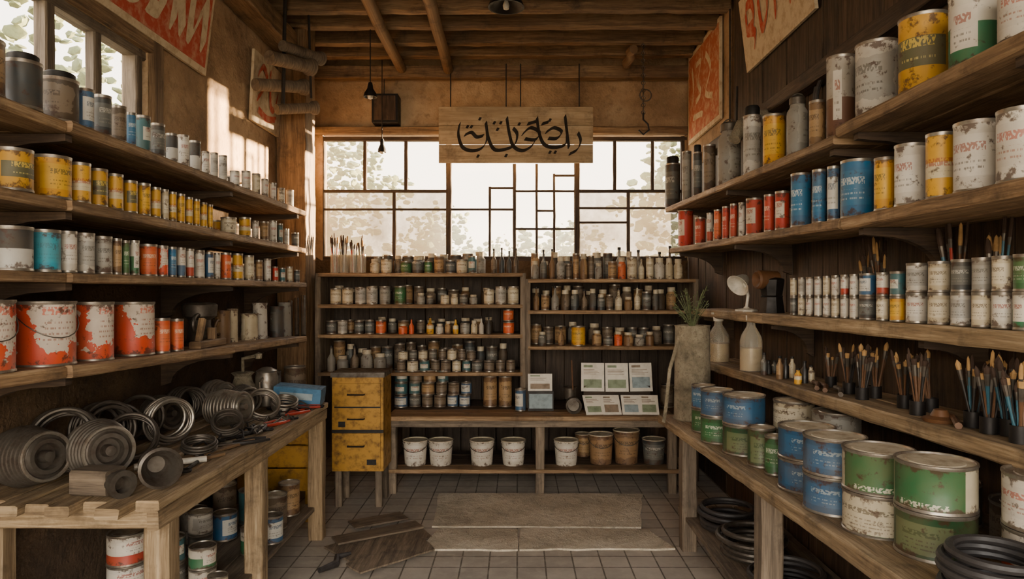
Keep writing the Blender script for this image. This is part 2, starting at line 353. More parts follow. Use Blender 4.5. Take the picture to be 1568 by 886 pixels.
# trees outside
bm=bmesh.new(); bmesh.ops.create_icosphere(bm,subdivisions=1,radius=1); IV=[v.co.copy() for v in bm.verts]; IF=[[v.index for v in f.verts] for f in bm.faces]; bm.free()
def tree(x,y,h,rad,seed,n=750,ls=1.0):
    random.seed(seed); m=MB()
    m.tube([(x,y,-.12),(x+.1,y,h*.4),(x-.05,y+.1,h*.75)],[.2,.15,.05],'bark',8)
    for i in range(n):
        d=Vector((random.gauss(0,1),random.gauss(0,1),random.gauss(0,1))).normalized()*(R()**.45); s_=U(.06,.2)*ls
        d.x*=1+.25*math.sin(d.z*5+seed)
        c=Vector((x+d.x*rad,y+d.y*rad,h-rad+d.z*rad))
        q=Matrix.Rotation(U(0,6),4,'Z')@Matrix.Rotation(U(0,3),4,'X')
        m.add(IV,IF,'leaf_tree',M=Matrix.Translation(c)@q@Matrix.Diagonal((s_,s_*.7,s_*.3,1)))
    m.obj('tree')
tree(-5.6,20,6.6,2.2,1,800); tree(-3.0,26,5.0,1.9,2,500); tree(4.9,19,6.4,2.0,3,800); tree(2.4,28,4.6,1.7,4,450); tree(-.6,34,4.6,2.1,8,450)
tree(-9,9,7.2,2.6,5,900); tree(-8,12.5,6.5,2.4,6); tree(-8.5,5.2,6.8,2.2,9,900); tree(-7,3,5.5,1.8,10)
random.seed(11)
m=MB()
for i in range(1800):
    x=U(-8,8); hmax=3.0+.8*math.sin(x*1.7)+.5*math.sin(x*4.1+1)
    c=(x,U(22.5,24),U(0,hmax)); s_=U(.1,.26); m.add(IV,IF,'leaf_tree',M=Matrix.Translation(c)@Matrix.Rotation(U(0,6),4,'Z')@Matrix.Rotation(U(0,3),4,'X')@Matrix.Diagonal((s_,s_*.7,s_*.4,1)))
m.obj('hedge')
# ---------------------------------------------------------------- shelves
def bracket(m,xw,xf,y,z,mat,drop=.16):
    sg=1 if xf>xw else -1; L=abs(xf-xw)-.04; t=.035; prof=[(0,0),(L,0),(L,-.025)]
    for i in range(7):
        a=i/6*math.pi/2; prof.append((L*.85-(L*.7)*math.sin(a),-.03-(drop-.03)*(1-math.cos(a))))
    prof+=[(0,-drop-.02)]
    n=len(prof); vs=[(xw+sg*p[0],y-t/2,z+p[1]) for p in prof]+[(xw+sg*p[0],y+t/2,z+p[1]) for p in prof]
    fs=[list(range(n)),list(range(n,2*n))[::-1]]+[[i,i+n,(i+1)%n+n,(i+1)%n] for i in range(n)]
    ou=U(0,40); uvs=[[(ou+vs[k][0],ou+vs[k][2]) for k in f] for f in fs]
    m.add(vs,fs,mat,uvs)
def shelf(xw,xf,zf,secs,th,mat,br=(),nb=2,brmat='wood_dark'):
    m=MB()
    for (ya,yb,inset) in secs:
        xfi=xf+(math.copysign(inset,xf)); W=(xfi-xw)/nb
        for i in range(nb):
            xc=xw+W*(i+.5); m.plank((xc,ya,zf(ya)-th/2),(xc,yb,zf(yb)-th/2),abs(W)-.003,th,mat,jit=.0035)
    for yy in br: bracket(m,xw,xf,yy,zf(yy)-th-.002,brmat)
    return m.obj('display_shelf')
xw=XL+.005; cons=lambda z:(lambda y:z)
S1,S2,S3,S4=cons(2.195),cons(1.92),cons(1.665),lin(2.05,1.35,5.06,1.27)
for f,th in ((S1,.038),(S2,.038),(S3,.034),(S4,.045)):
    shelf(xw,-1.55,f,((1.2,2.38,.02),(2.385,3.75,0),(3.755,5.06,.01)),th,'wood_shelf',(2.42,3.8,4.95))
R1,R2=cons(2.25),lin(2.69,2.22,5.78,2.307)
R3n,R3f=cons(1.888),lin(2.69,1.888,5.72,1.96)
R4,R5,RB=lin(1.86,1.49,5.38,1.466),lin(1.79,1.18,5.15,1.097),lin(1.777,.85,4.24,.75)
xr=XR-.005
shelf(xr,1.25,R1,((.9,2.68,0),),.045,'wood_shelf',(1.75,2.6)); shelf(xr,1.25,R2,((2.7,5.76,0),),.04,'wood_shelf',(2.8,4.2,5.5))
shelf(xr,1.27,R3n,((.9,2.68,0),),.045,'wood_shelf',(2.6,1.6)); shelf(xr,1.27,R3f,((2.7,5.7,0),),.04,'wood_shelf',(4.1,5.5))
shelf(xr,1.38,R4,((.9,3.85,0),(3.855,5.36,0)),.058,'wood_bench',(2.4,3.8,5.2))
shelf(xr,1.33,R5,((.9,5.13,0),),.055,'wood_bench',())
R2z=lambda y:R1(y) if y<2.69 else R2(y)
R3=lambda y:R3n(y) if y<2.69 else R3f(y)
m=MB(); W=(xr-1.0)/3
for i in range(3):
    xc=1.0+W*(i+.5); m.plank((xc,1.0,RB(1.0)-.03),(xc,4.86,RB(4.86)-.03),W-.004,.058,'wood_bench',jit=.004)
for yy in (4.24,2.88,1.5):
    m.plank((1.06,yy,0),(1.06,yy,RB(yy)-.06),.09,.1,'wood_grey'); m.plank((1.55,yy,0),(1.55,yy,RB(yy)-.06),.08,.08,'wood_grey')
    m.plank((1.02,yy,.15),(1.6,yy,.15),.05,.06,'wood_grey')
for i in range(3): m.plank((1.12+.18*i,1.3,.2),(1.12+.18*i,4.4,.2),.17,.03,'wood_grey')
m.obj('workbench')
BZ=.875
m=MB(); xs0,xs1=-1.965,-1.24
Wd=(xs1-xs0)/8
for i in range(8):
    y0=2.37+(U(-.14,.1) if i<7 else 0); m.plank((xs0+Wd*(i+.5),y0,BZ-.02+U(-.002,0)),(xs0+Wd*(i+.5),4.5,BZ-.022),Wd-.008,.036,'wood_bench',jit=.004)
m.plank((-1.27,2.38,BZ-.075),(-1.27,4.48,BZ-.075),.04,.07,'wood_bench'); m.plank((-1.95,2.42,BZ-.075),(-1.29,2.42,BZ-.075),.04,.07,'wood_bench')
for yy in (2.5,3.4,4.43):
    m.plank((-1.30,yy,0),(-1.30,yy,BZ-.04),.09,.09,'wood_bench',jit=.004); m.plank((-1.9,yy,0),(-1.9,yy,BZ-.04),.08,.08,'wood_bench')
    m.plank((-1.93,yy,.16),(-1.27,yy,.16),.05,.05,'wood_bench')
for i in range(4): m.plank((-1.86+.16*i,2.9,.2),(-1.86+.16*i,4.45,.2),.155,.028,'wood_grey')
m.obj('workbench')
m=MB(); yf,yb=5.74,6.2
def bx(px): return (px-792)*5.75/KF
def bz(py): return 1.6+(446-py)*5.75/KF
ymid=(yf+yb)/2
for (a,b,zs) in ((486,801,(418,466,512,570)),(808,1066,(427,475,530))):
    for p in (a,b): m.plank((bx(p),ymid,.62),(bx(p),ymid,bz(zs[0])),.05,.44,'wood_grey',up=(0,1,0),jit=.002)
    for z in zs: 
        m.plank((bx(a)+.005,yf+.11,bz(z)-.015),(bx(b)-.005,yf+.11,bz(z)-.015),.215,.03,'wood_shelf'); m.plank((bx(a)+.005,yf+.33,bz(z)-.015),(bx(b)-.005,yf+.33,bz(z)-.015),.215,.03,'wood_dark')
    x=bx(a)
    while x<bx(b)-.02:
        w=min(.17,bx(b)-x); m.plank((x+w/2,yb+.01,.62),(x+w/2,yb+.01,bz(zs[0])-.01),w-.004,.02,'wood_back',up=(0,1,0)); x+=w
m.plank((bx(486),5.78,0),(bx(486),5.78,.62),.05,.06,'wood_dark'); m.plank((bx(1066),5.78,0),(bx(1066),5.78,.62),.05,.06,'wood_dark')
m.obj('shelving_unit')
m=MB(); bx4=lambda px:(px-792)*5.4/KF
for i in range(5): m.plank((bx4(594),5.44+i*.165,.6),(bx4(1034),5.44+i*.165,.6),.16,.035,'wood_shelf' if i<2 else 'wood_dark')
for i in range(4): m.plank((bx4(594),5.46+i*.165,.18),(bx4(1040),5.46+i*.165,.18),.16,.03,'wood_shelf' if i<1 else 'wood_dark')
for px in (600,827,1030):
    m.plank((bx4(px),5.43,0),(bx4(px),5.43,.58),.07,.07,'wood_grey'); m.plank((bx4(px),6.1,0),(bx4(px),6.1,.58),.07,.07,'wood_dark')
m.plank((bx4(596),5.385,.56),(bx4(1032),5.385,.56),.025,.06,'wood_grey')
for i in range(14): m.plank((bx4(600)+.16*i+.08,6.2,0),(bx4(600)+.16*i+.08,6.2,.58),.155,.02,'wood_back',up=(0,1,0))
m.obj('counter_bench')
# ---------------------------------------------------------------- tins
def can_geo(m,x,y,z,r,h,face,body,lid='lid_cream',n=22,bail=False,rim='steel'):
    M=T(x,y,z,face-math.pi); e=min(.006,h*.05)
    m.lathe([(0,.0,rim),(r*.96,0,rim),(r,.0015,rim),(r,e,rim),(r*.972,e*1.6,body),(r*.972,h-e*1.8,rim),(r,h-e,rim),(r*.995,h,rim),(r*.93,h,rim),(r*.91,h-e*.9,lid),(r*.72,h-e*.9,lid),(r*.7,h-e*.4,lid),(0,h-e*.4,lid)],body,n,M,vr=(e,h-e))
    if bail:
        P=[]
        for i in range(13):
            a=math.pi+(-math.pi/2+math.pi*i/12)*.98; P.append((r*1.03*math.cos(a),r*1.03*math.sin(a),h*.86-h*.42*math.cos(a-math.pi)))
        m.tube(P,.002,'steel_dark',5,M=M)
        for sg in (-1,1): m.lathe([(0,0),(.012,0),(.01,.004),(0,.005)],'steel',8,M@T(0,sg*r*.97,h*.86)@Matrix.Rotation(-sg*math.pi/2,4,'X'))
def can(x,y,z,r,h,body,lid=None,face=None,bail=None,name='paint_can'):
    m=MB()
    if face is None:
        fc=math.atan2(-y,-x); fa=0 if x<0 else math.pi
        d=Vector((math.cos(fc)+math.cos(fa),math.sin(fc)+math.sin(fa))); face=math.atan2(d.y,d.x)+U(-.35,.35)
    can_geo(m,x,y,z,r,h,face,body,lid or random.choice(['lid_cream','steel','steel']),28 if r>.06 else 18,(r>.085) if bail is None else bail)
    return m.obj(name,(x,y,z))
def place(p0,p1,xf):
    pc=(p0+p1)/2-792; w=p1-p0; Xc=(xf+math.copysign(.018,xf))/(1-w/(2*abs(pc))); d=abs(KF*Xc/pc); return Xc,d,w*d/(2*KF)*.97
def row(xf,zf,items):
    for it in items:
        p0,p1,yt,b=it[:4]; X,d,r=place(p0,p1,xf); z=zf(d); h=HC+(446-yt)*d/KF-z
        if len(it)>4 and it[4]: fn=it[4]; fn(X,d,z,r,h,b)
        else: can(X,d,z,r,max(h,.04),b)
def screwcan(X,d,z,r,h,b):
    m=MB(); can_geo(m,X,d,z,r,h*.86,U(2,5),b,'iron_black',24); m.lathe([(r*.0,h*.84),(r*.8,h*.84),(r*.82,h*.97),(r*.7,h),(0,h)],'iron_black',20,T(X,d,z)); m.obj('solvent_can',(X,d,z))
row(-1.55,S1,[(8,62,84,'p_dark',screwcan),(64,118,112,'p_dark2',screwcan),(119,143,137,'p_blue2'),(144,170,147,'p_dark'),(171,193,163,'p_dark2'),(194,208,173,'p_blue'),(209,230,178,'p_teal'),(231,252,190,'p_dark'),(254,272,205,'p_darkwhite'),(273,289,207,'p_white'),(290,307,216,'p_darkwhite'),(309,321,232,'p_white'),(322,334,234,'p_white2'),(335,348,238,'p_white2'),(352,367,262,'p_white'),(370,384,262,'p_white3'),(386,399,266,'p_cream'),(400,411,274,'p_white3'),(413,423,280,'p_white'),(425,436,288,'p_cream'),(438,450,291,'p_white2'),(-70,2,60,'p_brown')])
row(-1.55,S2,[(-10,48,229,'p_yellow3'),(53,107,240,'p_yellow'),(109,138,250,'p_yellow2'),(139,164,259,'p_yellow3'),(165,188,267,'p_yellow2'),(189,210,277,'p_yellow3'),(211,230,281,'p_yellow'),(231,246,287,'p_yellow2'),(247,258,290,'p_cream'),(259,270,294,'p_yellow2'),(271,283,297,'p_yellow'),(284,295,302,'p_yellow2'),(296,306,305,'p_yellow'),(307,317,310,'p_yellow2'),(318,326,313,'p_yellow'),(338,362,333,'p_cream'),(366,384,333,'p_yellow2'),(386,396,338,'p_white'),(398,411,339,'p_brown'),(412,424,338,'p_white3'),(425,433,342,'p_teal'),(434,443,350,'p_white2'),(446,458,356,'p_dark')])
row(-1.55,S3,[(-14,47,347,'p_darkwhite'),(49,91,352,'p_cyan'),(92,117,354,'p_white'),(118,144,357,'p_white2'),(145,171,362,'p_grey'),(172,186,365,'p_brown'),(187,198,368,'p_green'),(199,213,368,'p_greenwhite'),(214,240,374,'p_orange2'),(241,257,376,'p_orange'),(258,270,378,'p_blue'),(271,284,379,'p_whiteblue'),(285,297,381,'p_whitered'),(298,313,383,'p_white3'),(314,327,386,'p_blue2'),(328,337,387,'p_white'),(338,354,387,'p_orange2'),(356,372,388,'p_yellow2'),(374,389,391,'p_cream'),(391,402,398,'p_brown'),(404,415,396,'p_white'),(417,426,408,'p_red'),(428,437,410,'p_teal'),(439,448,408,'p_cream'),(450,459,413,'p_dark')])
row(-1.55,S4,[(-75,17,459,'p_orange'),(22,112,461,'p_orange'),(114,172,462,'p_orange'),(174,235,462,'p_orange'),(236,260,487,'p_orange2'),(261,281,488,'p_orange2')])
for f,pal,hh in ((S1,['p_dark','p_dark2','p_grey'],.15),(S2,['p_yellow','p_yellow2','p_brown'],.13),(S3,['p_white','p_cream','p_grey','p_blue2'],.12)):
    m=MB(); y=2.3
    while y<4.85:
        r=U(.04,.055); can_geo(m,XL+.075,y+r,f(y),r,hh*U(.8,1.1),U(-1,.3),random.choice(pal),n=14); y+=2*r+U(.01,.06)
    m.obj('row_of_paint_tins')
def pl4(px,py=None,X=-1.72): d=abs(X*KF/(px-792)); return X,d,S4(d)
X,d,z=pl4(306); m=MB(); M=T(X,d,z)
m.lathe([(0,0),(.085,0),(.085,.02),(.06,.03),(.055,.14),(.085,.16),(.09,.22),(.08,.23),(.05,.235),(0,.235)],'steel_dark',26,M); m.ring(.05,.01,'steel_dark',M@T(.03,-.09,.12)@Matrix.Rotation(math.pi/2,4,'Y'),20)
m.obj('coffee_grinder')
for px,r,h,mt in ((341,.045,.19,'p_brown'),(356,.032,.2,'p_cream'),(382,.055,.17,'p_cream'),(398,.05,.24,'p_white2'),(424,.05,.22,'p_dark'),(436,.05,.25,'p_grey')):
    X,d,z=pl4(px); m=MB(); M=T(X,d,z); m.lathe([(0,0),(r,0),(r*.97,.01),(r*.9,h*.9),(r,h),(r*.92,h),(r*.85,h*.9),(r*.85,.02),(0,.02)],mt,22,M)
    if px in (341,398): m.ring(h*.22,.007,mt,M@T(.0,-r-.015,h*.5)@Matrix.Rotation(math.pi/2,4,'Y'),20)
    m.obj('enamel_mug')
m=MB(); X,d,z=pl4(448)
for i in range(3): m.tube([(X+i*.05,d-.05,z),(X+i*.05-.05,d+.1,z+.26+.02*i)],.017,'steel_dark',10)
m.obj('pipe_offcuts')
X,d,z=pl4(318,X=-1.61); m=MB(); m.plank((X,d-.14,z+.02),(X,d+.16,z+.02),.06,.04,'wood_beam'); m.plank((X,d-.1,z+.035),(X,d-.06,z+.15),.03,.03,'wood_beam'); m.plank((X,d+.05,z+.04),(X,d+.05,z+.1),.04,.03,'wood_beam'); m.obj('wood_plane')
def bigjar(X,d,z,r,h,b):
    m=MB(); M=T(X,d,z,2.6); m.lathe([(0,0,b),(r,0,b),(r,h*.68,b),(r*.95,h*.75,b),(r*.7,h*.82,b),(r*.68,h*.86,'steel_dark'),(r*.76,h*.86,'steel_dark'),(r*.76,h*.97,'steel_dark'),(r*.6,h,'steel_dark'),(0,h,'steel_dark')],b,26,M)
    m.tube([(r*.7*math.cos(a),0,h*.9+r*.9*math.sin(a)) for a in [math.pi*i/10 for i in range(11)]],.004,'steel_dark',6,M=M); m.obj('solvent_jug',(X,d,z))
row(1.25,R2z,[(1266,1309,88,'p_greybrown'),(1311,1376,68,'p_white2'),(1378,1452,28,'p_yellow3'),(1456,1529,-8,'p_greenwhite'),(1532,1604,-30,'p_white3'),(1018,1042,240,'p_dark',screwcan),(1044,1059,232,'p_grey'),(1061,1075,222,'p_dark',screwcan),(1077,1096,222,'p_dark2'),(1099,1134,188,'p_grey',bigjar),(1138,1166,163,'p_white2',screwcan),(1168,1203,177,'p_yellow'),(1205,1237,148,'p_grey',bigjar),(1239,1264,155,'p_brown')])
row(1.27,R3,[(1530,1602,168,'p_white3'),(1463,1529,188,'p_white'),(1419,1462,205,'p_yellow2'),(1371,1418,222,'p_white'),(1339,1370,242,'p_yellow'),(1288,1337,246,'p_blue'),(1267,1286,255,'p_blue2'),(1244,1265,260,'p_blue'),(1211,1242,266,'p_blue'),(1187,1209,293,'p_red'),(1170,1186,298,'p_red2'),(1142,1168,304,'p_red'),(1131,1141,310,'p_white'),(1118,1129,312,'p_red2'),(1106,1117,316,'p_red2'),(1093,1105,321,'p_orange2'),(1082,1092,326,'p_whitered'),(1064,1080,333,'p_red2'),(1038,1062,322,'p_red')])
m=MB(); y=2.2
while y<5.4:
    r=U(.05,.06); can_geo(m,XR-.075,y+r,R3(y+r),r,U(.14,.2),U(2.5,4),random.choice(['p_blue2','p_dark','p_cream','p_grey']),n=14); y+=2*r+U(.03,.15)
m.obj('row_of_paint_tins')
bot=[(1553,1590,'p_greenwhite'),(1520,1552,'p_white'),(1489,1518,'p_cream'),(1457,1487,'p_white2'),(1422,1455,'p_cream'),(1388,1420,'p_white'),(1363,1386,'p_yellow'),(1342,1361,'p_cream'),(1316,1341,'p_dark'),(1301,1315,'p_white3'),(1287,1300,'p_white'),(1273,1286,'p_cream'),(1260,1272,'p_white'),(1247,1259,'p_white3'),(1234,1246,'p_white'),(1222,1233,'p_cream'),(1210,1221,'p_dark')]
top=['p_green','p_cream','p_grey','p_dark','p_cream','p_white2','p_teal','p_whitered','p_blue2','p_white','p_whitered','p_white3','p_cream','p_white','p_white','p_white2','p_cream']
for (a,b,c),tp in zip(bot,top):
    X,d,r=place(a,b,1.38); z=R4(d)+.001; h=.108 if a>1380 else .095
    can(X,d,z,r,h,c,bail=False); can(X,d,z+h+.0005,r*.97,h*.98,tp,bail=False)
# ---------------------------------------------------------------- brushes
def brush(m,p,dr,L,hm,bm='bristle',s=1.0,bris_up=True):
    M=axisM(p,dr)
    h=L*.68
    m.lathe([(0,0),(.003*s,0),(.0045*s,h*.3),(.0035*s,h*.6),(.0055*s,h)],hm,8,M)
    m.lathe([(.006*s,h),(.0075*s,h+.03*s),(.0075*s,h+.035*s)],'steel_dark',8,M)
    m.lathe([(.0075*s,h+.033*s),(.0085*s,h+.05*s),(.006*s,L-.01),(0,L)],bm,8,M)
HM=['handle_red','handle_wood','handle_blue','handle_black','handle_wood','handle_wood','handle_black']
def brushpot(x,y,z,n,L,potr=.035,poth=.08,pot='p_dark',name='brushes_in_pot',spread=.2,hm=HM):
    m=MB(); m.lathe([(0,0,pot),(potr,0,pot),(potr,poth,pot),(potr*.92,poth,pot),(potr*.9,.01,pot),(0,.01,pot)],pot,18,T(x,y,z))
    for i in range(n):
        a=U(0,6.28); rr=potr*.7*R()**.5; dx,dy=math.cos(a),math.sin(a)
        brush(m,(x+dx*rr*.6,y+dy*rr*.6,z+.012),(dx*spread*R(),dy*spread*R(),1),L*U(.75,1.1),random.choice(hm),random.choice(['bristle','bristle_dark','bristle_dark']),U(.6,1.2))
    m.obj(name)
for px,n,L,X in ((1300,14,.2,1.46),(1320,12,.2,1.42),(1340,12,.21,1.5),(1385,10,.2,1.46),(1405,11,.21,1.41),(1425,9,.2,1.5),(1490,12,.2,1.44),(1515,13,.22,1.42),(1545,12,.22,1.45),(1562,12,.2,1.4),(1535,8,.2,1.55),(1272,8,.17,1.5)):
    d=X*KF/(px-792); brushpot(X,d,R5(d)+.001,n,L,.026,.05,'iron_black',spread=.26,hm=['handle_black','handle_wood','handle_wood'] if px<1450 else ['handle_black','handle_blue','handle_blue','handle_wood','handle_black'])
for px,n in ((1335,12),(1352,9),(1466,7),(1525,8)):
    X=1.575; d=X*KF/(px-792); brushpot(X,d,R4(d)+.001,n,.33 if px<1400 else .36,.03,.16,'p_dark')
for i,px in enumerate((1170,1177,1186,1194,1203,1213,1222,1232,1242)):
    X=1.39+.05*(i%3); d=X*KF/(px-792); h=U(.07,.13); r=.018; mt=random.choice(['p_dark','p_cream','p_brown','p_yellow2','handle_black'])
    m=MB(); m.lathe([(0,0),(r,0),(r,h*.6),(r*.45,h*.75),(r*.45,h*.9,'iron_black'),(r*.55,h*.9,'iron_black'),(r*.55,h,'iron_black'),(0,h,'iron_black')],mt,14,T(X,d,R5(d)+.001)); m.obj('tint_bottle')
for px in (1250,1262,1285,1455):
    X=1.42; d=X*KF/(px-792); m=MB(); z=R5(d)
    m.tube([(X-.05,d-.12,z+.014),(X,d-.02,z+.02),(X+.03,d+.1,z+.014)],.011,random.choice(['handle_wood','steel_dark']),8); m.obj('hand_tool')
m=MB(); X=1.4; d=X*KF/(1440-792); m.lathe([(0,0),(.05,0),(.055,.012),(.03,.02),(.02,.04),(0,.045)],'handle_wood',18,T(X,d,R5(d)+.001)); m.obj('sanding_block')
for px,h,r in ((1100,.34,.075),(1150,.36,.065)):
    X=1.33+.012+r; d=X*KF/(px-792); z=R5(d)+.001; m=MB(); M=T(X,d,z)
    m.lathe([(0,0),(r,0),(r,h*.5),(r*.85,h*.6),(r*.4,h*.74),(r*.35,h*.86),(r*.42,h*.88)],'bottle_glass',28,M)
    m.lathe([(0,.004),(r*.94,.004),(r*.94,h*.38),(0,h*.38)],'cream_liquid',24,M)
    m.lathe([(r*.45,h*.84),(r*.48,h*.92),(r*.2,h*.96),(0,h*.97)],'ceramic',16,M)
    m.tube([(0,0,h*.96),(0,0,h*1.0),(-.05,-.01,h*1.0)],.008,'ceramic',8,M=M)
    m.obj('spray_bottle')
X=1.46; d=X*KF/(1143-792); z=R4(d)+.001; m=MB(); M=T(X,d,z)
m.lathe([(0,0),(.07,0),(.07,.012),(.02,.02),(.012,.03)],'ceramic',24,M); m.tube([(0,0,.02),(.01,0,.1),(.0,0,.15),(-.02,0,.18)],.01,'ceramic',8,M=M)
m.lathe([(.02,.05),(.035,.03),(.06,-.03),(.075,-.05),(.07,-.05),(.05,-.025),(.03,.025),(0,.04)],'ceramic',26,M@T(-.03,0,.19)@Matrix.Rotation(.9,4,'Y')@Matrix.Rotation(-.5,4,'X')); m.obj('desk_lamp')
X=1.47; d=X*KF/(1182-792); z=R4(d)+.001; m=MB(); M=T(X,d,z)
m.lathe([(0,0),(.075,0),(.062,.09),(.066,.095),(.06,.1),(.074,.19),(.07,.195),(.03,.21),(0,.215)],'iron_black',8,M,smooth=False); m.lathe([(0,.21),(.012,.215),(.012,.235),(0,.24)],'iron_black',10,M); m.tube([(0,.06,.18),(0,.12,.18),(0,.125,.08)],.009,'handle_black',8,M=M); m.obj('moka_pot')
# ---------------------------------------------------------------- right bench stock
def stack(px,by,w,bodies,h=.148,lid='lid_cream'):
    sl=.1/2.463; d=.678/((by-446)/KF-sl); X=(px-792)*d/KF; z=RB(d)+.002; r=w*d/KF/2
    for b in bodies: can(X,d,z,r,h,b,lid,face=math.atan2(-d,-X)-.2+U(-.3,.3),bail=False,name='paint_tub'); z+=h+.0008
stack(1432,847,114,['p_greendk','p_greentub'],.135); stack(1345,812,104,['p_whitegreen','p_greentub'],.132)
stack(1278,780,92,['p_bluetub','p_bluetub'],.132); stack(1235,748,84,['p_bluetub','p_bluetub'],.126)
stack(1139,693,64,['p_greendk','p_bluetub'],.148); stack(1098,676,50,['p_green','p_bluetub'],.145); stack(1077,660,36,['p_green','p_blue'],.14)
stack(1166,713,42,['p_greendk'],.18); stack(1186,726,30,['p_green'],.17)
for X,d,bs in ((1.36,3.35,['p_grey','p_cream']),(1.38,2.95,['p_dark2','p_grey']),(1.45,2.3,['p_dark']),(1.5,2.0,['p_dark2']),(1.36,1.75,['p_whitered','p_white3'])):
    z=RB(d)+.002
    for b in bs: can(X,d,z,.1,.14,b,bail=False,name='paint_tub'); z+=.141
m=MB()
for i in range(6): m.ring(.118-.01*(i%3)+U(-.004,.004),.0115,'rubber',T(1.135+U(-.006,.006),1.62,RB(1.62)+.016+i*.021,0,U(-.03,.03)),40)
m.obj('hose_coil')
m=MB()
for i in range(5): m.ring(.17-.014*(i%3),.014,'rubber',T(1.24+U(-.01,.01),2.2,.235+i*.024),36)
m.obj('hose_coil')
for Y in (3.1,3.6,4.0):
    m=MB()
    for i in range(5): m.ring(.17-.02*(i%3)+U(-.01,.01),.014,'rubber' if Y!=3.6 else 'steel_dark',T(1.24+U(-.01,.01),Y,.235+i*.025,0,U(-.05,.05)),36)
    m.obj('hose_coil')
X,d=1.185,4.62; z=RB(d)+.002; m=MB(); M=T(X,d,z)
m.lathe([(0,0),(.125,0),(.128,.01),(.122,.02),(.12,.2),(.124,.21),(.12,.22),(.117,.42),(.121,.43),(.117,.44),(.115,.62),(.12,.635),(.11,.635),(.105,.6),(0,.6)],'tin_old',30,M)
m.tube([(-.1,-.04,.55),(-.17,-.08,.35),(-.2,-.1,.1),(-.22,-.12,-.0)],.012,'tin_old',8,M=M); m.obj('metal_drum')
m=MB(); M=T(X,d,z+.602)
for i in range(30):
    a=U(0,6.28); s_=U(.02,.15); hh=U(.12,.3); P=[(0,0,0),(math.cos(a)*s_*.4,math.sin(a)*s_*.4,hh*.5),(math.cos(a)*s_,math.sin(a)*s_,hh)]
    m.tube(P,.002,'leaf',4,M=M)
    for k in range(10):
        t_=U(.35,1); q=Vector((math.cos(a)*s_*t_,math.sin(a)*s_*t_,hh*t_)); b_=U(0,6.28); l=U(.018,.035); e=Vector((math.cos(b_)*l,math.sin(b_)*l,U(-.3,.8)*l)); w_=Vector((-math.sin(b_),math.cos(b_),0))*l*.35
        m.add([q,q+e*.5+w_,q+e,q+e*.5-w_],[[0,1,2,3]],'leaf',M=M)
m.obj('potted_herb')
# ---------------------------------------------------------------- back shelf stock
def jar_geo(m,x,y,z,r,h,b): m.lathe([(0,0,b),(r,0,b),(r,h*.66,b),(r*.7,h*.76,b),(r*.68,h*.8,'lid_cream'),(r*.75,h*.8,'lid_cream'),(r*.75,h,'iron_black'),(0,h,'iron_black')],b,14,T(x,y,z,U(0,6)))
def bot_geo(m,x,y,z,r,h,b): m.lathe([(0,0,b),(r,0,b),(r,h*.5,b),(r*.35,h*.68,b),(r*.3,h*.92,'iron_black'),(r*.38,h*.92,'iron_black'),(r*.38,h,'iron_black'),(0,h,'iron_black')],b,12,T(x,y,z,U(0,6)))
def srow(name,p0,p1,yy,z,h0,h1,r0,r1,pal,kinds='ccj',gap=.008,skip=.06):
    m=MB(); x=bx(p0)+.01; e=bx(p1)-.01
    while True:
        r=U(r0,r1)
        if x+2*r>e: break
        if R()<skip: x+=U(.03,.1); continue
        k=random.choice(kinds); h=U(h0,h1); b=random.choice(pal); c=x+r
        if k=='c': can_geo(m,c,yy+U(-.02,.02),z,r,h,-math.pi/2+U(-.4,.4),b,n=16,lid=random.choice(['lid_cream','steel_dark','iron_black']))
        elif k=='j': jar_geo(m,c,yy,z,r,h,b)
        else: bot_geo(m,c,yy,z,r*.8,h*1.25,b)
        x+=2*r+gap
    return m.obj(name)
GR=['p_white2','p_grey','p_cream','p_dark2','p_dark','p_grey']
MX=['p_dark','p_brown','p_orange2','p_grey','p_dark2','p_teal','p_cream','p_white2','p_dark2','p_dark','p_yellow2']
y1=yf+.09
srow('row_of_paint_tins',500,600,y1,bz(466),.13,.16,.042,.05,['p_white2','p_cream','p_grey'],'c')
srow('row_of_paint_tins',600,627,y1,bz(466),.15,.16,.05,.055,['p_green'],'c',skip=0); srow('row_of_paint_jars',628,735,y1,bz(466),.07,.1,.03,.04,GR,'cj'); srow('row_of_paint_tins',738,798,y1,bz(466),.13,.16,.045,.05,['p_white2','p_cream'],'c',skip=0)
srow('row_of_paint_jars',494,605,y1,bz(512),.11,.14,.036,.048,['p_white2','p_cream','p_orange2','p_dark'],'c'); srow('row_of_paint_jars',606,765,y1,bz(512),.08,.12,.026,.042,MX,'cjb'); srow('row_of_paint_tins',768,797,y1,bz(512),.1,.11,.048,.05,['p_orange2','p_blue2'],'c',skip=0); srow('row_of_paint_tins',768,797,y1,bz(512)+.112,.09,.1,.046,.048,['p_orange2'],'c',skip=0)
srow('row_of_paint_tins',494,600,y1,bz(570),.13,.2,.04,.055,['p_dark','p_dark2','p_grey'],'cjb'); srow('row_of_paint_tins',603,797,y1,bz(570),.095,.098,.036,.05,['p_dark','p_teal','p_cream','p_dark2','p_dark2'],'c',skip=0); srow('row_of_paint_tins',606,760,y1,bz(570)+.099,.07,.1,.034,.042,['p_blue2','p_cream','p_dark','p_dark2'],'c',skip=.15)
zb=.6185
for k in range(3): srow('stack_of_paint_tins',600,735 if k<2 else 700,y1,zb+k*.105,.1,.104,.046,.058,['p_dark','p_blue2','p_dark2','p_teal','p_dark','p_brown'],'c',skip=0)
srow('row_of_paint_tins',737,797,y1,zb,.25,.28,.05,.062,['p_dark','p_brown','p_dark2'],'c',skip=0)
srow('row_of_paint_jars',560,745,y1+.05,bz(418),.1,.15,.036,.05,['p_teal','p_dark2','p_grey','p_green','p_brown','p_dark','p_cream'],'ccj')
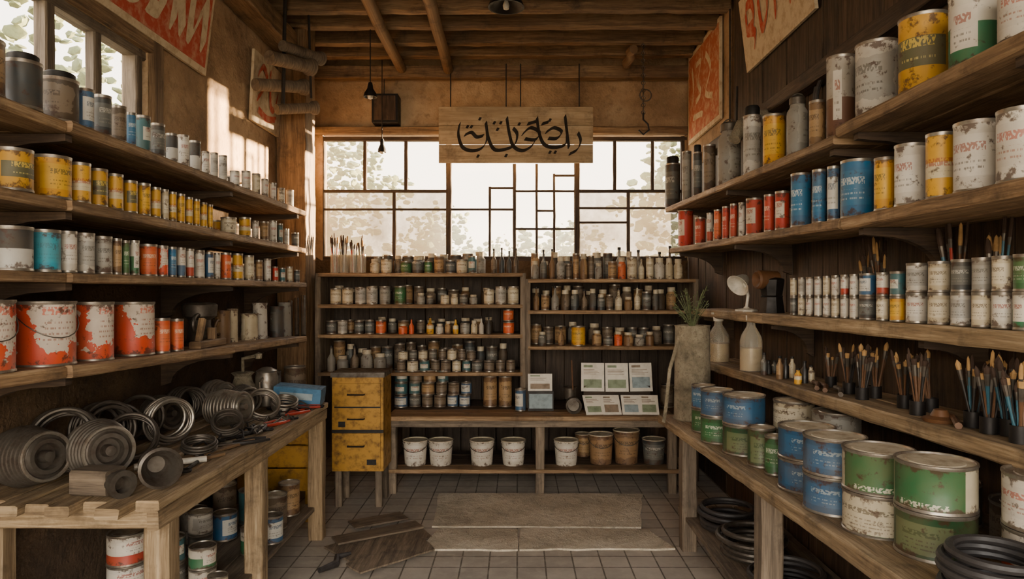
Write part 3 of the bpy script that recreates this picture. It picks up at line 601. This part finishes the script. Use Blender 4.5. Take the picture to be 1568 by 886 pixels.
srow('row_of_paint_bottles',748,798,y1+.05,bz(418),.14,.26,.022,.035,['p_dark','p_dark2'],'bj')
srow('row_of_paint_bottles',812,930,y1+.05,bz(427),.12,.22,.024,.036,['p_dark','p_dark2','p_brown','p_grey'],'bjc',skip=.02); srow('row_of_paint_jars',932,1062,y1+.05,bz(427),.12,.2,.03,.05,['p_grey','p_dark2','p_cream','p_brown','p_white2','p_orange2'],'cjb',skip=.02)
srow('row_of_paint_jars',560,745,y1+.19,bz(418),.14,.2,.036,.05,['p_dark2','p_grey','p_dark'],'cj'); srow('row_of_paint_jars',812,1060,y1+.19,bz(427),.16,.26,.03,.05,['p_dark2','p_grey','p_dark','p_brown'],'cjb')
srow('row_of_paint_jars',814,1030,y1,bz(475),.11,.19,.028,.042,['p_dark','p_brown','p_dark2','p_cream','p_dark','p_grey'],'bjc',skip=.02)
srow('row_of_paint_jars',812,876,y1,bz(530),.09,.16,.028,.042,['p_dark','p_brown','p_teal','p_dark2'],'bj'); srow('row_of_paint_tins',874,905,y1,bz(530),.16,.17,.06,.065,['p_yellow'],'c',skip=0); srow('row_of_paint_jars',906,1030,y1,bz(530),.08,.14,.03,.045,['p_grey','p_cream','p_brown','p_orange2','p_dark'],'cj')
srow('row_of_paint_tins',1012,1060,y1,zb,.12,.2,.05,.06,['p_brown','p_dark2'],'c',skip=0)
for a,b,zz,hh in ((495,798,466,.12),(495,765,512,.1),(495,798,570,.18),(812,1060,475,.16),(812,1060,530,.14)): srow('row_of_paint_tins',a,b,y1+.2,bz(zz),hh,hh*1.4,.04,.055,['p_dark','p_dark2','p_dark2','p_brown'],'cj')
for px,n,L in ((508,7,.34),(522,9,.3),(537,6,.27),(549,6,.3)): brushpot(bx(px),yf+.12,bz(418)+.001,n,L,.04,.16,'bottle_glass','brushes_in_jar',.12)
def buck(px,r,h,b,z=.197,Y=5.56):
    x=(px-792)*Y/KF; m=MB(); M=T(x,Y,z,math.pi/2)
    m.lathe([(0,0,b),(r*.86,0,b),(r*.98,h*.86,b),(r*1.03,h*.87,b),(r*1.03,h*.91,b),(r,h*.92,b),(r*1.01,h*.97,'lid_cream'),(r*1.05,h*.97,'lid_cream'),(r*1.05,h,'lid_cream'),(r*.95,h,'lid_cream'),(r*.93,h*.97,'lid_cream'),(0,h*.97,'lid_cream')],b,30,M,vr=(0,h))
    m.tube([(r*1.06*math.cos(a),r*1.06*math.sin(a),h*.88-h*.3*math.cos(a-math.pi)) for a in [math.pi/2+math.pi*i/12 for i in range(13)]],.003,'steel_dark',5,M=M)
    m.obj('plastic_bucket')
for px in (636,675,738,786,867): buck(px,.098,.2,'bucket')
buck(920,.1,.24,'bucket_brown',Y=5.6); buck(959,.105,.27,'bucket_brown',Y=5.62); buck(1001,.092,.2,'p_dark',Y=5.6); buck(893,.07,.19,'p_brown',Y=5.85)
def leaflet(m,cx,y,z0,w,h,tilt,rz=0,pm='skyblue_print'):
    M=T(cx,y,z0,rz)@Matrix.Rotation(-tilt,4,'X'); m.box(-w/2,w/2,-.002,.002,0,h,'paper_white',M)
    k=random.choice([0,1])
    m.box(-w/2+.02,w/2-.02,-.0035,-.002,h*.12,h*(.42 if k else .5),pm,M)
    for i in range(4): m.box(-w/2+.02,w/2-U(.02,.08),-.0035,-.002,h*(.6+.05*i),h*(.615+.05*i),'photo_brown',M)
    m.box(-w/2+.02,0,-.0035,-.002,h*.84,h*.92,'green_print' if k else 'photo_brown',M)
m=MB(); zc=.62; Yc=5.62
for i,px in enumerate((908,945,983)): leaflet(m,(px-792)*Yc/KF,Yc+.02*abs(i-1),zc+.155,.19,.235,.2,(-.1,0,.1)[i],['green_print','green_print','skyblue_print'][i])
m.box(.55,1.1,Yc+.03,Yc+.06,zc,zc+.2,'wood_dark')
m.obj('magazine_display')
m=MB(); 
for px,rz,pm in ((912,.12,'green_print'),(938,.04,'photo_brown'),(968,-.04,'skyblue_print'),(995,-.1,'green_print')):
    leaflet(m,(px-792)*5.42/KF,5.42,zc+.002,.15,.2,.85,rz,pm)
m.obj('open_magazine')
m=MB(); x=(829-792)*5.6/KF; m.box(x-.11,x+.1,5.6,5.72,zc,zc+.16,'iron_black'); m.box(x-.1,x+.09,5.596,5.6,zc+.02,zc+.14,'skyblue_print'); leaflet(m,x-.01,5.62,zc+.162,.2,.14,.2,0,'photo_brown'); m.obj('brochure_box')
can((797-792)*5.6/KF,5.62,zc,.045,.18,'p_blue2',bail=False)
m=MB(); x=(878-792)*5.5/KF; M=T(x,5.5,zc+.065)@Matrix.Rotation(math.pi/2,4,'X'); m.lathe([(0,-.06),(.06,-.06),(.064,.0),(.064,.05),(.05,.055),(.045,.02),(0,.02)],'steel_dark',26,M); m.lathe([(0,0),(.045,0),(.05,.09),(.06,.1),(.05,.1),(0,.05)],'steel_dark',22,T(x-.02,5.6,zc+.1)); m.tube([(x,5.55,zc+.18),(x-.01,5.56,zc+.42)],.006,'handle_wood',8); m.obj('pipe_fitting')
# ---------------------------------------------------------------- yellow cabinet
m=MB(); x0,x1,ya,yb2=-1.37,-.99,5.05,5.36
m.box(x0,x1,ya,yb2,.27,.97,'yellow_paint'); m.box(x0-.01,x1+.01,ya-.01,yb2,.965,1.0,'steel_dark')
m.box(x0+.02,x1-.02,ya-.012,ya,.58,.92,'yellow_paint'); m.box(x0+.02,x1-.02,ya-.012,ya,.29,.55,'yellow_paint'); m.box(x0+.0,x1,ya-.004,ya+.001,.553,.577,'iron_black')
m.box(x0+.02,x1-.02,ya-.014,ya-.011,.74,.75,'iron_black')
for zz in (.84,.66,.46): m.tube([(x0+.12,ya-.012,zz),(x0+.12,ya-.035,zz),(x0+.24,ya-.035,zz),(x0+.24,ya-.012,zz)],.006,'iron_black',6)
m.box(x0+.05,x0+.1,ya-.016,ya-.012,.6,.64,'iron_black'); m.box(x1-.12,x1-.05,ya-.016,ya-.012,.32,.36,'iron_black')
for xx in (x0+.04,x1-.04):
    for yy in (ya+.04,yb2-.04): m.plank((xx,yy,0),(xx,yy,.28),.05,.05,'wood_grey')
m.obj('tool_cabinet')
m=MB(); m.plank((-1.93,4.75,.72),(-1.5,4.75,.72),.05,.03,'yellow_paint'); 
for i in range(3): m.plank((-1.93,4.72,.3+.16*i),(-1.42,4.72,.3+.16*i),.03,.15,'yellow_paint')
for xx in (-1.9,-1.45): m.plank((xx,4.76,0),(xx,4.76,.74),.05,.05,'yellow_paint'); m.plank((xx,5.0,0),(xx,5.0,.74),.05,.05,'yellow_paint')
m.plank((-1.93,4.88,.755),(-1.42,4.88,.755),.3,.025,'wood_beam'); m.obj('side_table')
can(-1.78,4.88,.77,.09,.26,'p_grey'); can(-1.58,4.85,.77,.075,.3,'p_dark2')
# ---------------------------------------------------------------- bench clutter
def ribbed(p,ax,Rr,L,n=7,mt='steel_dark',name='ribbed_pulley'):
    m=MB(); M=axisM(p,ax)
    prof=[(0,-L/2),(Rr*.45,-L/2)]
    for i in range(n):
        z=-L/2+L*(i+.1)/n; zz=-L/2+L*(i+.9)/n; k=Rr*(1-.32*abs((i/(n-1))-.35)); prof+=[(k*.78,z),(k*.97,z+(zz-z)*.2),(k,(z+zz)/2),(k*.97,zz-(zz-z)*.2),(k*.78,zz)]
    prof+=[(Rr*.6,L/2),(Rr*.55,L/2+.012),(Rr*.42,L/2+.012),(Rr*.38,L/2-.02),(Rr*.2,L/2-.02),(Rr*.16,L/2+.02),(0,L/2+.022)]
    m.lathe(prof,mt,32,M); m.ring(Rr*.74,.007,'steel',M@T(0,0,L/2+.004),28,6)
    zmin=min(v.z for v in m.v); dz=BZ+.001-zmin if zmin<BZ+.05 else 0
    for v in m.v: v.z+=dz
    m.obj(name)
def rings(p,ax,Rr,n,r=.007,mt='steel_dark',name='wire_coil',wob=.005):
    m=MB(); M=axisM(p,ax)
    for i in range(n): m.ring(Rr*(1-.03*abs(i-n*.4)+U(-.02,.02)),r,mt,M@T(U(-wob,wob),U(-wob,wob),i*r*2.1,0,U(-.04,.04)),34,8)
    zmin=min(v.z for v in m.v)
    for v in m.v: v.z+=BZ+.001-zmin
    m.obj(name)
ribbed((-1.80,2.52,.99),(1,-.45,.1),.115,.2,11); ribbed((-1.60,2.62,.99),(.85,-.7,.1),.118,.17,9)
rings((-1.86,3.02,.98),(.8,-.6,.15),.11,8,.009,wob=.01); rings((-1.68,3.26,.98),(.7,-.8,.1),.1,8,.008,'steel',wob=.01); ribbed((-1.81,3.48,.98),(.9,-.4,.1),.1,.14,8); ribbed((-1.55,3.66,.97),(1,-.35,.1),.1,.2,10,'steel')
rings((-1.88,3.8,.97),(.8,-.6,.2),.09,9,.008,wob=.01); ribbed((-1.60,4.0,.97),(.7,-.7,.1),.09,.14,7); ribbed((-1.80,4.1,.97),(.9,-.5,.1),.1,.14,6,'steel')
rings((-1.83,2.78,1.0),(.3,-.8,.35),.12,5,.009); rings((-1.66,2.93,1.0),(.5,-.7,.4),.1,5,.008,'steel_dark'); rings((-1.45,3.42,1.0),(.2,-.6,.75),.07,4,.007); rings((-1.44,3.85,1.0),(.4,-.6,.6),.09,5,.007,'steel'); rings((-1.88,3.2,1.0),(.6,-.5,.5),.1,4,.009,'steel_dark')
rings((-1.42,3.05,1.0),(.1,-.2,1),.07,4,.006); rings((-1.4,4.1,1.0),(.2,-.3,1),.075,4,.007,'steel')
for i in range(3): rings((-1.84,2.75+.3*i,1),(.2,-1,.1),.12-.01*i,1,.01,'steel_dark','rubber_gasket')
m=MB(); m.plank((-1.58,2.47,BZ+.045),(-1.44,2.45,BZ+.045),.1,.088,'wood_grey',jit=.002); m.lathe([(0,0),(.035,0),(.035,.09),(.05,.1),(.05,.12),(.03,.12),(.025,.08),(0,.08)],'steel_dark',22,axisM((-1.49,2.46,BZ+.045),(.9,-.5,0))); m.obj('clamp_block')
m=MB(); m.lathe([(0,0),(.055,0),(.06,.02),(.05,.05),(.06,.11),(.075,.13),(.065,.135),(.045,.1),(.03,.03),(0,.03)],'steel_dark',28,axisM((-1.37,2.58,BZ+.077),(.6,-.8,.05))); m.obj('pipe_flange')
m=MB(); m.tube([(-1.55,2.76,BZ+.015),(-1.32,2.9,BZ+.015)],.013,'ceramic',10); m.obj('plastic_tube')
for a in ((-1.45,2.78,-1.3,3.02),(-1.5,2.7,-1.42,3.0),(-1.38,3.0,-1.28,3.3)):
    m=MB(); m.plank((a[0],a[1],BZ+.008),(a[2],a[3],BZ+.008),.03,.012,'wood_beam',jit=.001); m.obj('wood_stick')
def pliers(x,y,rz,hm='handle_red'):
    m=MB(); M=T(x,y,BZ+.012,rz)
    for sg in (-1,1):
        m.tube([(0,sg*.012,0),(.05,sg*.03,0),(.12,sg*.036,0),(.18,sg*.025,0)],[.006,.009,.009,.007],hm,8,M=M); m.tube([(.01,-sg*.01,0),(-.03,-sg*.018,0),(-.07,-sg*.003,0)],[.009,.009,.004],'steel_dark',8,M=M)
    m.lathe([(0,-.01),(.015,-.01),(.015,.01),(0,.01)],'steel',14,M); m.obj('pliers')
def wrench(x,y,rz,L=.26):
    m=MB(); M=T(x,y,BZ+.009,rz); m.tube([(0,0,0),(L,0,0)],.008,'iron_black',8,M=M); m.ring(.018,.007,'iron_black',M@T(-.018,0,0),16,6); m.ring(.02,.007,'iron_black',M@T(L+.02,0,0),16,6,.6,5.6); m.obj('wrench')
pliers(-1.36,3.95,1.0); pliers(-1.40,4.2,.3); pliers(-1.35,3.62,1.2); pliers(-1.33,3.5,1.9,'handle_black'); pliers(-1.35,3.2,.7,'handle_black')
wrench(-1.34,3.6,1.3); wrench(-1.42,3.3,1.1); wrench(-1.5,4.2,.2); wrench(-1.33,2.75,1.7,.2)
for i in range(14):
    x,y=U(-1.5,-1.3),U(2.95,4.25); a=U(.6,2.2); m=MB(); P=[(x+math.cos(a)*t_*.3+.03*math.sin(t_*7+i),y+math.sin(a)*t_*.3,BZ+.006+.05*math.sin(t_*3.14)*R()) for t_ in [k/9 for k in range(10)]]
    P=[(min(-1.26,p[0]),min(4.45,p[1]),p[2]) for p in P]; m.tube(P,.005,random.choice(['rubber','iron_black','steel_dark','handle_red']),6); m.obj('cable')
X,d=-1.74,4.33; m=MB(); M=T(X,d,BZ); m.lathe([(0,0),(.09,0),(.1,.02),(.1,.1),(.06,.15),(.05,.19),(.07,.21),(.06,.215),(0,.215)],'tin_old',26,M); m.tube([(.0,-.09,.13),(.0,-.15,.15),(.0,-.15,.05),(.0,-.09,.03)],.008,'tin_old',8,M=M); m.tube([(0,0,.2),(0,0,.3),(.1,0,.32)],.012,'tin_old',8,M=M); m.lathe([(0,0),(.02,0),(.022,.03),(0,.04)],'tin_old',12,M@T(.1,0,.3)); m.obj('meat_grinder')
X,d=-1.6,4.36; m=MB(); M=T(X,d,BZ); m.lathe([(0,0),(.065,0),(.07,.18),(.06,.21),(.065,.22),(.03,.24),(0,.245)],'steel',26,M); m.tube([(0,-.065,.18),(0,-.12,.16),(0,-.11,.07),(0,-.065,.06)],.007,'steel',8,M=M); m.obj('metal_pot')
m=MB(); M=T(-1.38,4.36,BZ,.12)@Matrix.Rotation(.1,4,'Y'); m.box(-.16,.13,-.1,.1,.02,.12,'blue_box',M); m.box(-.12,.08,-.102,-.1,.05,.09,'skyblue_print',M); m.box(-.14,.1,-.08,.08,.119,.122,'blue_box',M); m.obj('cardboard_box')
LS=.216
for (x,y,r,h,bs) in ((-1.64,3.83,.066,.15,['p_blue2']),(-1.68,3.62,.062,.11,['p_dark','p_white2']),(-1.47,3.19,.062,.1,['p_white3','p_greenwhite']),(-1.62,3.2,.06,.12,['p_dark','p_teal']),(-1.285-.12,3.62,.06,.14,['p_greenwhite']),(-1.36,3.78,.062,.15,['p_blue2']),(-1.42,4.0,.07,.2,['p_dark2']),(-1.6,4.1,.07,.2,['p_teal']),(-1.8,3.15,.085,.14,['p_whiteblue','p_whitered']),(-1.83,3.5,.07,.18,['p_dark']),(-1.8,3.8,.07,.18,['p_grey']),(-1.78,4.15,.07,.22,['p_dark2']),(-1.42,4.25,.065,.2,['p_brown']),(-1.36,3.1,.045,.1,['p_cream'])):
    z=LS
    for b in bs: can(x,y,z,r,h,b,bail=False); z+=h+.001
for (x,y,r,h,b) in ((-1.86,2.75,.09,.2,'p_white3'),(-1.66,2.74,.09,.2,'p_whiteblue'),(-1.45,2.78,.07,.16,'p_cream'),(-1.86,2.45,.08,.16,'p_grey')): can(x,y,0.001,r,h,b)
m=MB(); m.lathe([(0,0),(.1,0),(.14,.05),(.145,.05),(.105,-.0),(0,.004)],'steel',28,T(-1.6,2.2,.002)); m.obj('metal_pan')
# ---------------------------------------------------------------- floor sheets
def sheet(name,pts,z,mat,th=.004,seed=0):
    P=[Vector((p[0],p[1],0)) for p in pts]; Q=[]
    for i,p in enumerate(P):
        q=P[(i+1)%len(P)]; n=max(2,int((q-p).length/.12))
        for k in range(n): c=p.lerp(q,k/n); Q.append((c.x+U(-.008,.008),c.y+U(-.008,.008)))
    n=len(Q); m=MB(); fs=[list(range(n))[::-1],list(range(n,2*n))]+[[i,(i+1)%n,(i+1)%n+n,i+n] for i in range(n)]
    vs=[(a,b,z) for a,b in Q]+[(a,b,z+th) for a,b in Q]; m.add(vs,fs,mat,[[(vs[k][1]*1.0,vs[k][0]) for k in f] for f in fs]); m.obj(name)
sheet('cardboard_sheet',[(-.57,4.62),(.83,4.6),(.98,5.36),(-.62,5.38)],.001,'cardboard',.012)
sheet('cardboard_sheet',[(-.6,4.22),(.0,4.2),(.0,4.56),(-.52,4.59)],.001,'cardboard',.012); sheet('cardboard_sheet',[(.01,4.21),(.97,4.22),(.87,4.57),(.02,4.58)],.001,'cardboard',.012)
sheet('hardboard_sheet',[(-1.2,4.25),(-.98,4.02),(-.55,4.42),(-.72,4.72)],.002,'wood_grey',.012)
sheet('hardboard_sheet',[(-1.0,3.95),(-.88,3.82),(-.5,4.18),(-.6,4.36)],.016,'wood_grey',.01)
m=MB(); m.plank((-1.15,4.3,.03),(-.66,4.6,.03),.14,.012,'wood_grey',jit=.004); m.plank((-1.12,4.62,.02),(-.8,4.82,.02),.16,.012,'wood_grey',jit=.004)
m.obj('loose_boards')
m=MB(); m.tube([(-1.12,3.86,.022),(-1.05,3.96,.022),(-1.07,4.06,.022),(-1.0,4.1,.03)],[.015,.022,.02,.01],'rubber',8); m.obj('rag')
# ---------------------------------------------------------------- signs
SY=6.42
m=MB(); sy=SY; sx=lambda px:(px-792)*SY/KF; sz=lambda py:1.6+(446-py)*SY/KF
for (a,b) in ((163.5,192),(192.5,221),(221.5,249.5)):
    m.plank((sx(672),sy,(sz(a)+sz(b))/2),(sx(908),sy,(sz(a)+sz(b))/2),.022,sz(a)-sz(b)-.002,'wood_sign',jit=.0015,ch=.003)
MS=Matrix(((1,0,0,0),(0,0,-1,0),(0,1,0,0),(0,0,0,1)))
strokes=[[(704,190),(702,206),(708,225),(722,231),(738,227),(746,212),(744,188)],[(744,188),(748,212),(757,229),(773,229),(788,222),(792,206),(786,197)],[(712,207),(722,203),(730,210),(740,208)],
[(776,181),(780,205),(786,224),(800,231),(814,224),(820,214)],[(800,206),(812,196),(826,203),(820,214),(804,213)],[(822,181),(826,206),(834,222),(850,226),(866,221),(868,206)],[(836,203),(848,196),(860,202),(853,212),(840,212)],
[(865,178),(868,203),(871,226)],[(885,204),(889,216),(884,229),(872,236)],[(808,190),(822,186)],[(830,190),(840,187)]]
for st in strokes: m.stroke([(sx(a),sz(b)) for a,b in st],(.009,.015),'ink',Matrix.Translation((0,sy-.0135,0))@MS)
for a,b in ((735,182),(757,188),(767,188),(762,198),(722,194),(716,194),(842,184),(850,233),(842,233),(795,190),(775,238),(732,239)):
    m.stroke([(sx(a)-.008,sz(b)),(sx(a)+.008,sz(b)-.004)],(.008,.014),'ink',Matrix.Translation((0,sy-.0135,0))@MS)
for px in (690,775,797,887): m.tube([(sx(px),sy,sz(165)),(sx(px),sy,3.74)],.006,'wire',5)
m.obj('hanging_sign')
def wallsign(name,M,w,h,bg,inner,ink,strokes,nib=(.02,.035)):
    m=MB(); m.box(0,w,0,h,0,.02,bg,M)
    if inner: m.box(.03,w-.03,.04,h-.04,.02,.023,inner,M)
    for s_ in strokes: m.stroke([(a*w,b*h) for a,b in s_],nib,ink,M,z=.0245)
    m.obj(name)
ML=lambda y,z,tilt=0:Matrix.Translation((XL+.012,y,z))@Matrix(((0,0,1,0),(1,0,0,0),(0,1,0,0),(0,0,0,1)))@Matrix.Rotation(tilt,4,'X')
A=[[(.08,.3),(.07,.6),(.13,.75),(.18,.5),(.13,.3),(.08,.35)],[(.23,.3),(.24,.75),(.29,.45),(.34,.75),(.35,.3)],[(.41,.75),(.41,.3),(.49,.35),(.48,.52),(.41,.55),(.48,.6),(.47,.75),(.41,.75)],[(.62,.7),(.56,.78),(.54,.62),(.62,.48),(.61,.32),(.54,.3)],[(.7,.3),(.72,.78),(.77,.3)],[(.83,.78),(.83,.3),(.88,.5),(.93,.78),(.94,.3)]]
wallsign('painted_sign',ML(2.75,2.95,.12),1.52,.52,'cream_paint','sign_red','cream_paint',A,(.026,.045))
wallsign('painted_sign',ML(5.0,2.86,.05),.58,.52,'cream_paint',None,'sign_red',[[(.15,.7),(.3,.85),(.45,.7),(.3,.5),(.15,.35)],[(.55,.85),(.6,.4),(.75,.35),(.85,.6)],[(.2,.2),(.5,.15),(.8,.22)]],(.012,.025))
MR=lambda y,z,tilt=0:Matrix.Translation((XR-.012,y,z))@Matrix(((0,0,-1,0),(-1,0,0,0),(0,1,0,0),(0,0,0,1)))@Matrix.Rotation(tilt,4,'X')
wallsign('painted_sign',MR(6.45,2.98,0),1.0,.82,'cream_paint','orange_sign','cream_paint',[[(.15,.8),(.2,.6),(.15,.4)],[(.3,.8),(.45,.78),(.35,.6),(.45,.45),(.3,.4)],[(.6,.8),(.75,.6),(.6,.4),(.8,.3)],[(.2,.25),(.45,.22),(.5,.2)]],(.014,.022))
wallsign('painted_sign',MR(4.81,3.14,.12),1.1,.5,'cream_paint',None,'sign_red',[[(.1,.55),(.12,.8),(.22,.78),(.22,.55),(.1,.5),(.22,.4),(.2,.25)],[(.32,.75),(.34,.35),(.44,.5),(.46,.75)],[(.55,.35),(.58,.75),(.66,.5),(.72,.75),(.76,.35)],[(.84,.75),(.84,.35),(.94,.4)]],(.016,.028))
# ---------------------------------------------------------------- hanging things
m=MB(); p=at(588,147,6.5); q=at(608,190,6.5); m.box(p.x-.1,q.x+.02,6.42,6.59,q.z,p.z,'iron_black'); m.box(p.x-.08,q.x,6.41,6.42,q.z+.02,p.z-.02,'wood_dark'); m.tube([(p.x,6.5,p.z),(p.x,6.5,3.62)],.006,'wire',5); m.obj('fuse_box')
def pendant(px,y0,d,rs=.05,ztop=3.75):
    p=at(px,y0,d); m=MB(); m.tube([(p.x,d,ztop),(p.x,d,p.z)],.005,'wire',6); M=T(p.x,d,p.z-.1); m.lathe([(.015,.12),(.02,.1),(rs*.5,.07),(rs,.03),(rs*1.1,.0),(rs*1.0,0),(rs*.4,.06),(0,.07)],'iron_black',20,M); m.lathe([(0,.0-.02),(.02,-.01),(.024,.015),(.012,.05)],'ceramic',14,M); m.obj('pendant_lamp')
pendant(567,130,5.6); pendant(585,216,6.2,.035,3.7); pendant(775,-10,4.9,.12)
m=MB(); p=at(985,190,5.9)
for i in range(26):
    z=p.z+.1+i*.032; m.ring(.016,.004,'steel_dark',T(p.x,5.9,z,math.pi/2*(i%2))@Matrix.Rotation(math.pi/2,4,'X'),12,5)
    if z>3.7: break
m.tube([(p.x,5.9,p.z+.1),(p.x,5.9,p.z+.04),(p.x+.04,5.9,p.z),(p.x+.05,5.9,p.z-.05),(p.x,5.9,p.z-.09),(p.x-.04,5.9,p.z-.05)],.008,'iron_black',8); m.ring(.05,.006,'steel_dark',T(p.x+.02,5.9,p.z+.25)@Matrix.Rotation(math.pi/2,4,'X'),20,6)
m.tube([(p.x,5.9,3.75),(p.x,5.9,p.z+.1)],.003,'wire',5)
m.obj('chain_hook')
m=MB()
for (a,b,r) in (((-1.9,4.95,3.1),(-1.66,5.35,3.2),.045),((-1.78,4.9,3.28),(-1.6,5.3,3.34),.05),((-1.85,5.25,3.0),(-1.62,5.5,3.08),.04),((-1.72,5.0,3.4),(-1.55,5.4,3.44),.04)):
    M=axisM(Vector(a),Vector(b)-Vector(a)); L=(Vector(b)-Vector(a)).length; m.lathe([(0,0),(r,0),(r,L*.85),(r*1.35,L*.92),(r*1.4,L),(r*1.2,L),(r*.75,L*.8),(0,L*.75)],'wood_grey',18,M)
m.tube([(-1.75,5.1,3.0),(-1.74,5.12,3.8)],.014,'wire',6); m.tube([(-1.6,5.3,3.1),(-1.62,5.3,3.8)],.01,'wire',6); m.obj('horn_loudspeakers')
m=MB(); m.ring(.16,.012,'rubber',T(XR-.035,3.55,2.62)@Matrix.Rotation(math.pi/2,4,'Y'),30,7); m.ring(.13,.012,'rubber',T(XR-.06,3.5,2.6)@Matrix.Rotation(math.pi/2,4,'Y'),30,7); m.obj('hose_coil')
m=MB(); m.tube([(XR-.06,4.3,2.7),(XR-.2,4.2,2.66),(XR-.3,4.1,2.6),(XR-.36,4.05,2.5)],[.05,.05,.04,.035],'tin_old',12); m.tube([(XR-.06,4.3,2.7),(XR-.06,4.3,2.5)],.012,'iron_black',6); m.obj('stove_pipe')
m=MB(); m.tube([(XR-.04,5.0,3.1),(XR-.05,4.98,2.9),(XR-.04,5.0,2.5),(XR-.03,5.02,2.35)],.008,'wire',6); m.tube([(XR-.03,5.2,3.75),(XR-.03,5.2,2.5)],.006,'wire',6); m.obj('electric_cable')
m=MB(); M=axisM((1.5,3.95,R3(3.95)-.25),(-1,-.2,0)); m.lathe([(0,0),(.05,0),(.055,.12),(.045,.13),(.03,.12),(0,.1)],'handle_wood',20,M); m.obj('wood_spool')
# ---------------------------------------------------------------- light
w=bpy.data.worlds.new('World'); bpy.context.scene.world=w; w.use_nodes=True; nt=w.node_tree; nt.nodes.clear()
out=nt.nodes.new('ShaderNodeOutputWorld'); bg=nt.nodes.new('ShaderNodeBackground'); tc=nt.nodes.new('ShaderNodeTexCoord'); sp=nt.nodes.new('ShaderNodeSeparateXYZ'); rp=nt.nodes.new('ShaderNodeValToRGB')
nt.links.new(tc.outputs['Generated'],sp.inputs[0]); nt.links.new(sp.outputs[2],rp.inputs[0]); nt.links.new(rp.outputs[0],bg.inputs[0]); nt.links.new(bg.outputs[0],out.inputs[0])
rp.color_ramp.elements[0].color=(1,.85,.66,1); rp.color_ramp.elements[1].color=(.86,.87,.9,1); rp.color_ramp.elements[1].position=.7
mr=nt.nodes.new('ShaderNodeMapRange'); nt.links.new(sp.outputs[1],mr.inputs[0])  # uneven sky: strength raised behind the camera as added fill for the interior
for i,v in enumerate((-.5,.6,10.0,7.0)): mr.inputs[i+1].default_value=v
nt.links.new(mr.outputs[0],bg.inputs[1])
sd=bpy.data.lights.new('sun','SUN'); sd.energy=110; sd.angle=.02; sd.color=(1,.74,.45); so=bpy.data.objects.new('sun',sd); bpy.context.collection.objects.link(so); so.location=(8,12,6)
so.rotation_euler=Vector((-3.08,-2.0,-.15)).to_track_quat('-Z','Y').to_euler()
cam=bpy.data.cameras.new('camera'); cam.lens=24; cam.sensor_width=36; cam.clip_start=.02; cam.shift_x=-8/1568; cam.shift_y=3/1568
co=bpy.data.objects.new('camera',cam); co.location=(0,0,HC); co.rotation_euler=(math.pi/2,0,0); bpy.context.collection.objects.link(co); bpy.context.scene.camera=co
vs_=bpy.context.scene.view_settings; vs_.view_transform='AgX'; vs_.look='AgX - Base Contrast'; vs_.exposure=.3
print('objects',len(bpy.data.objects))
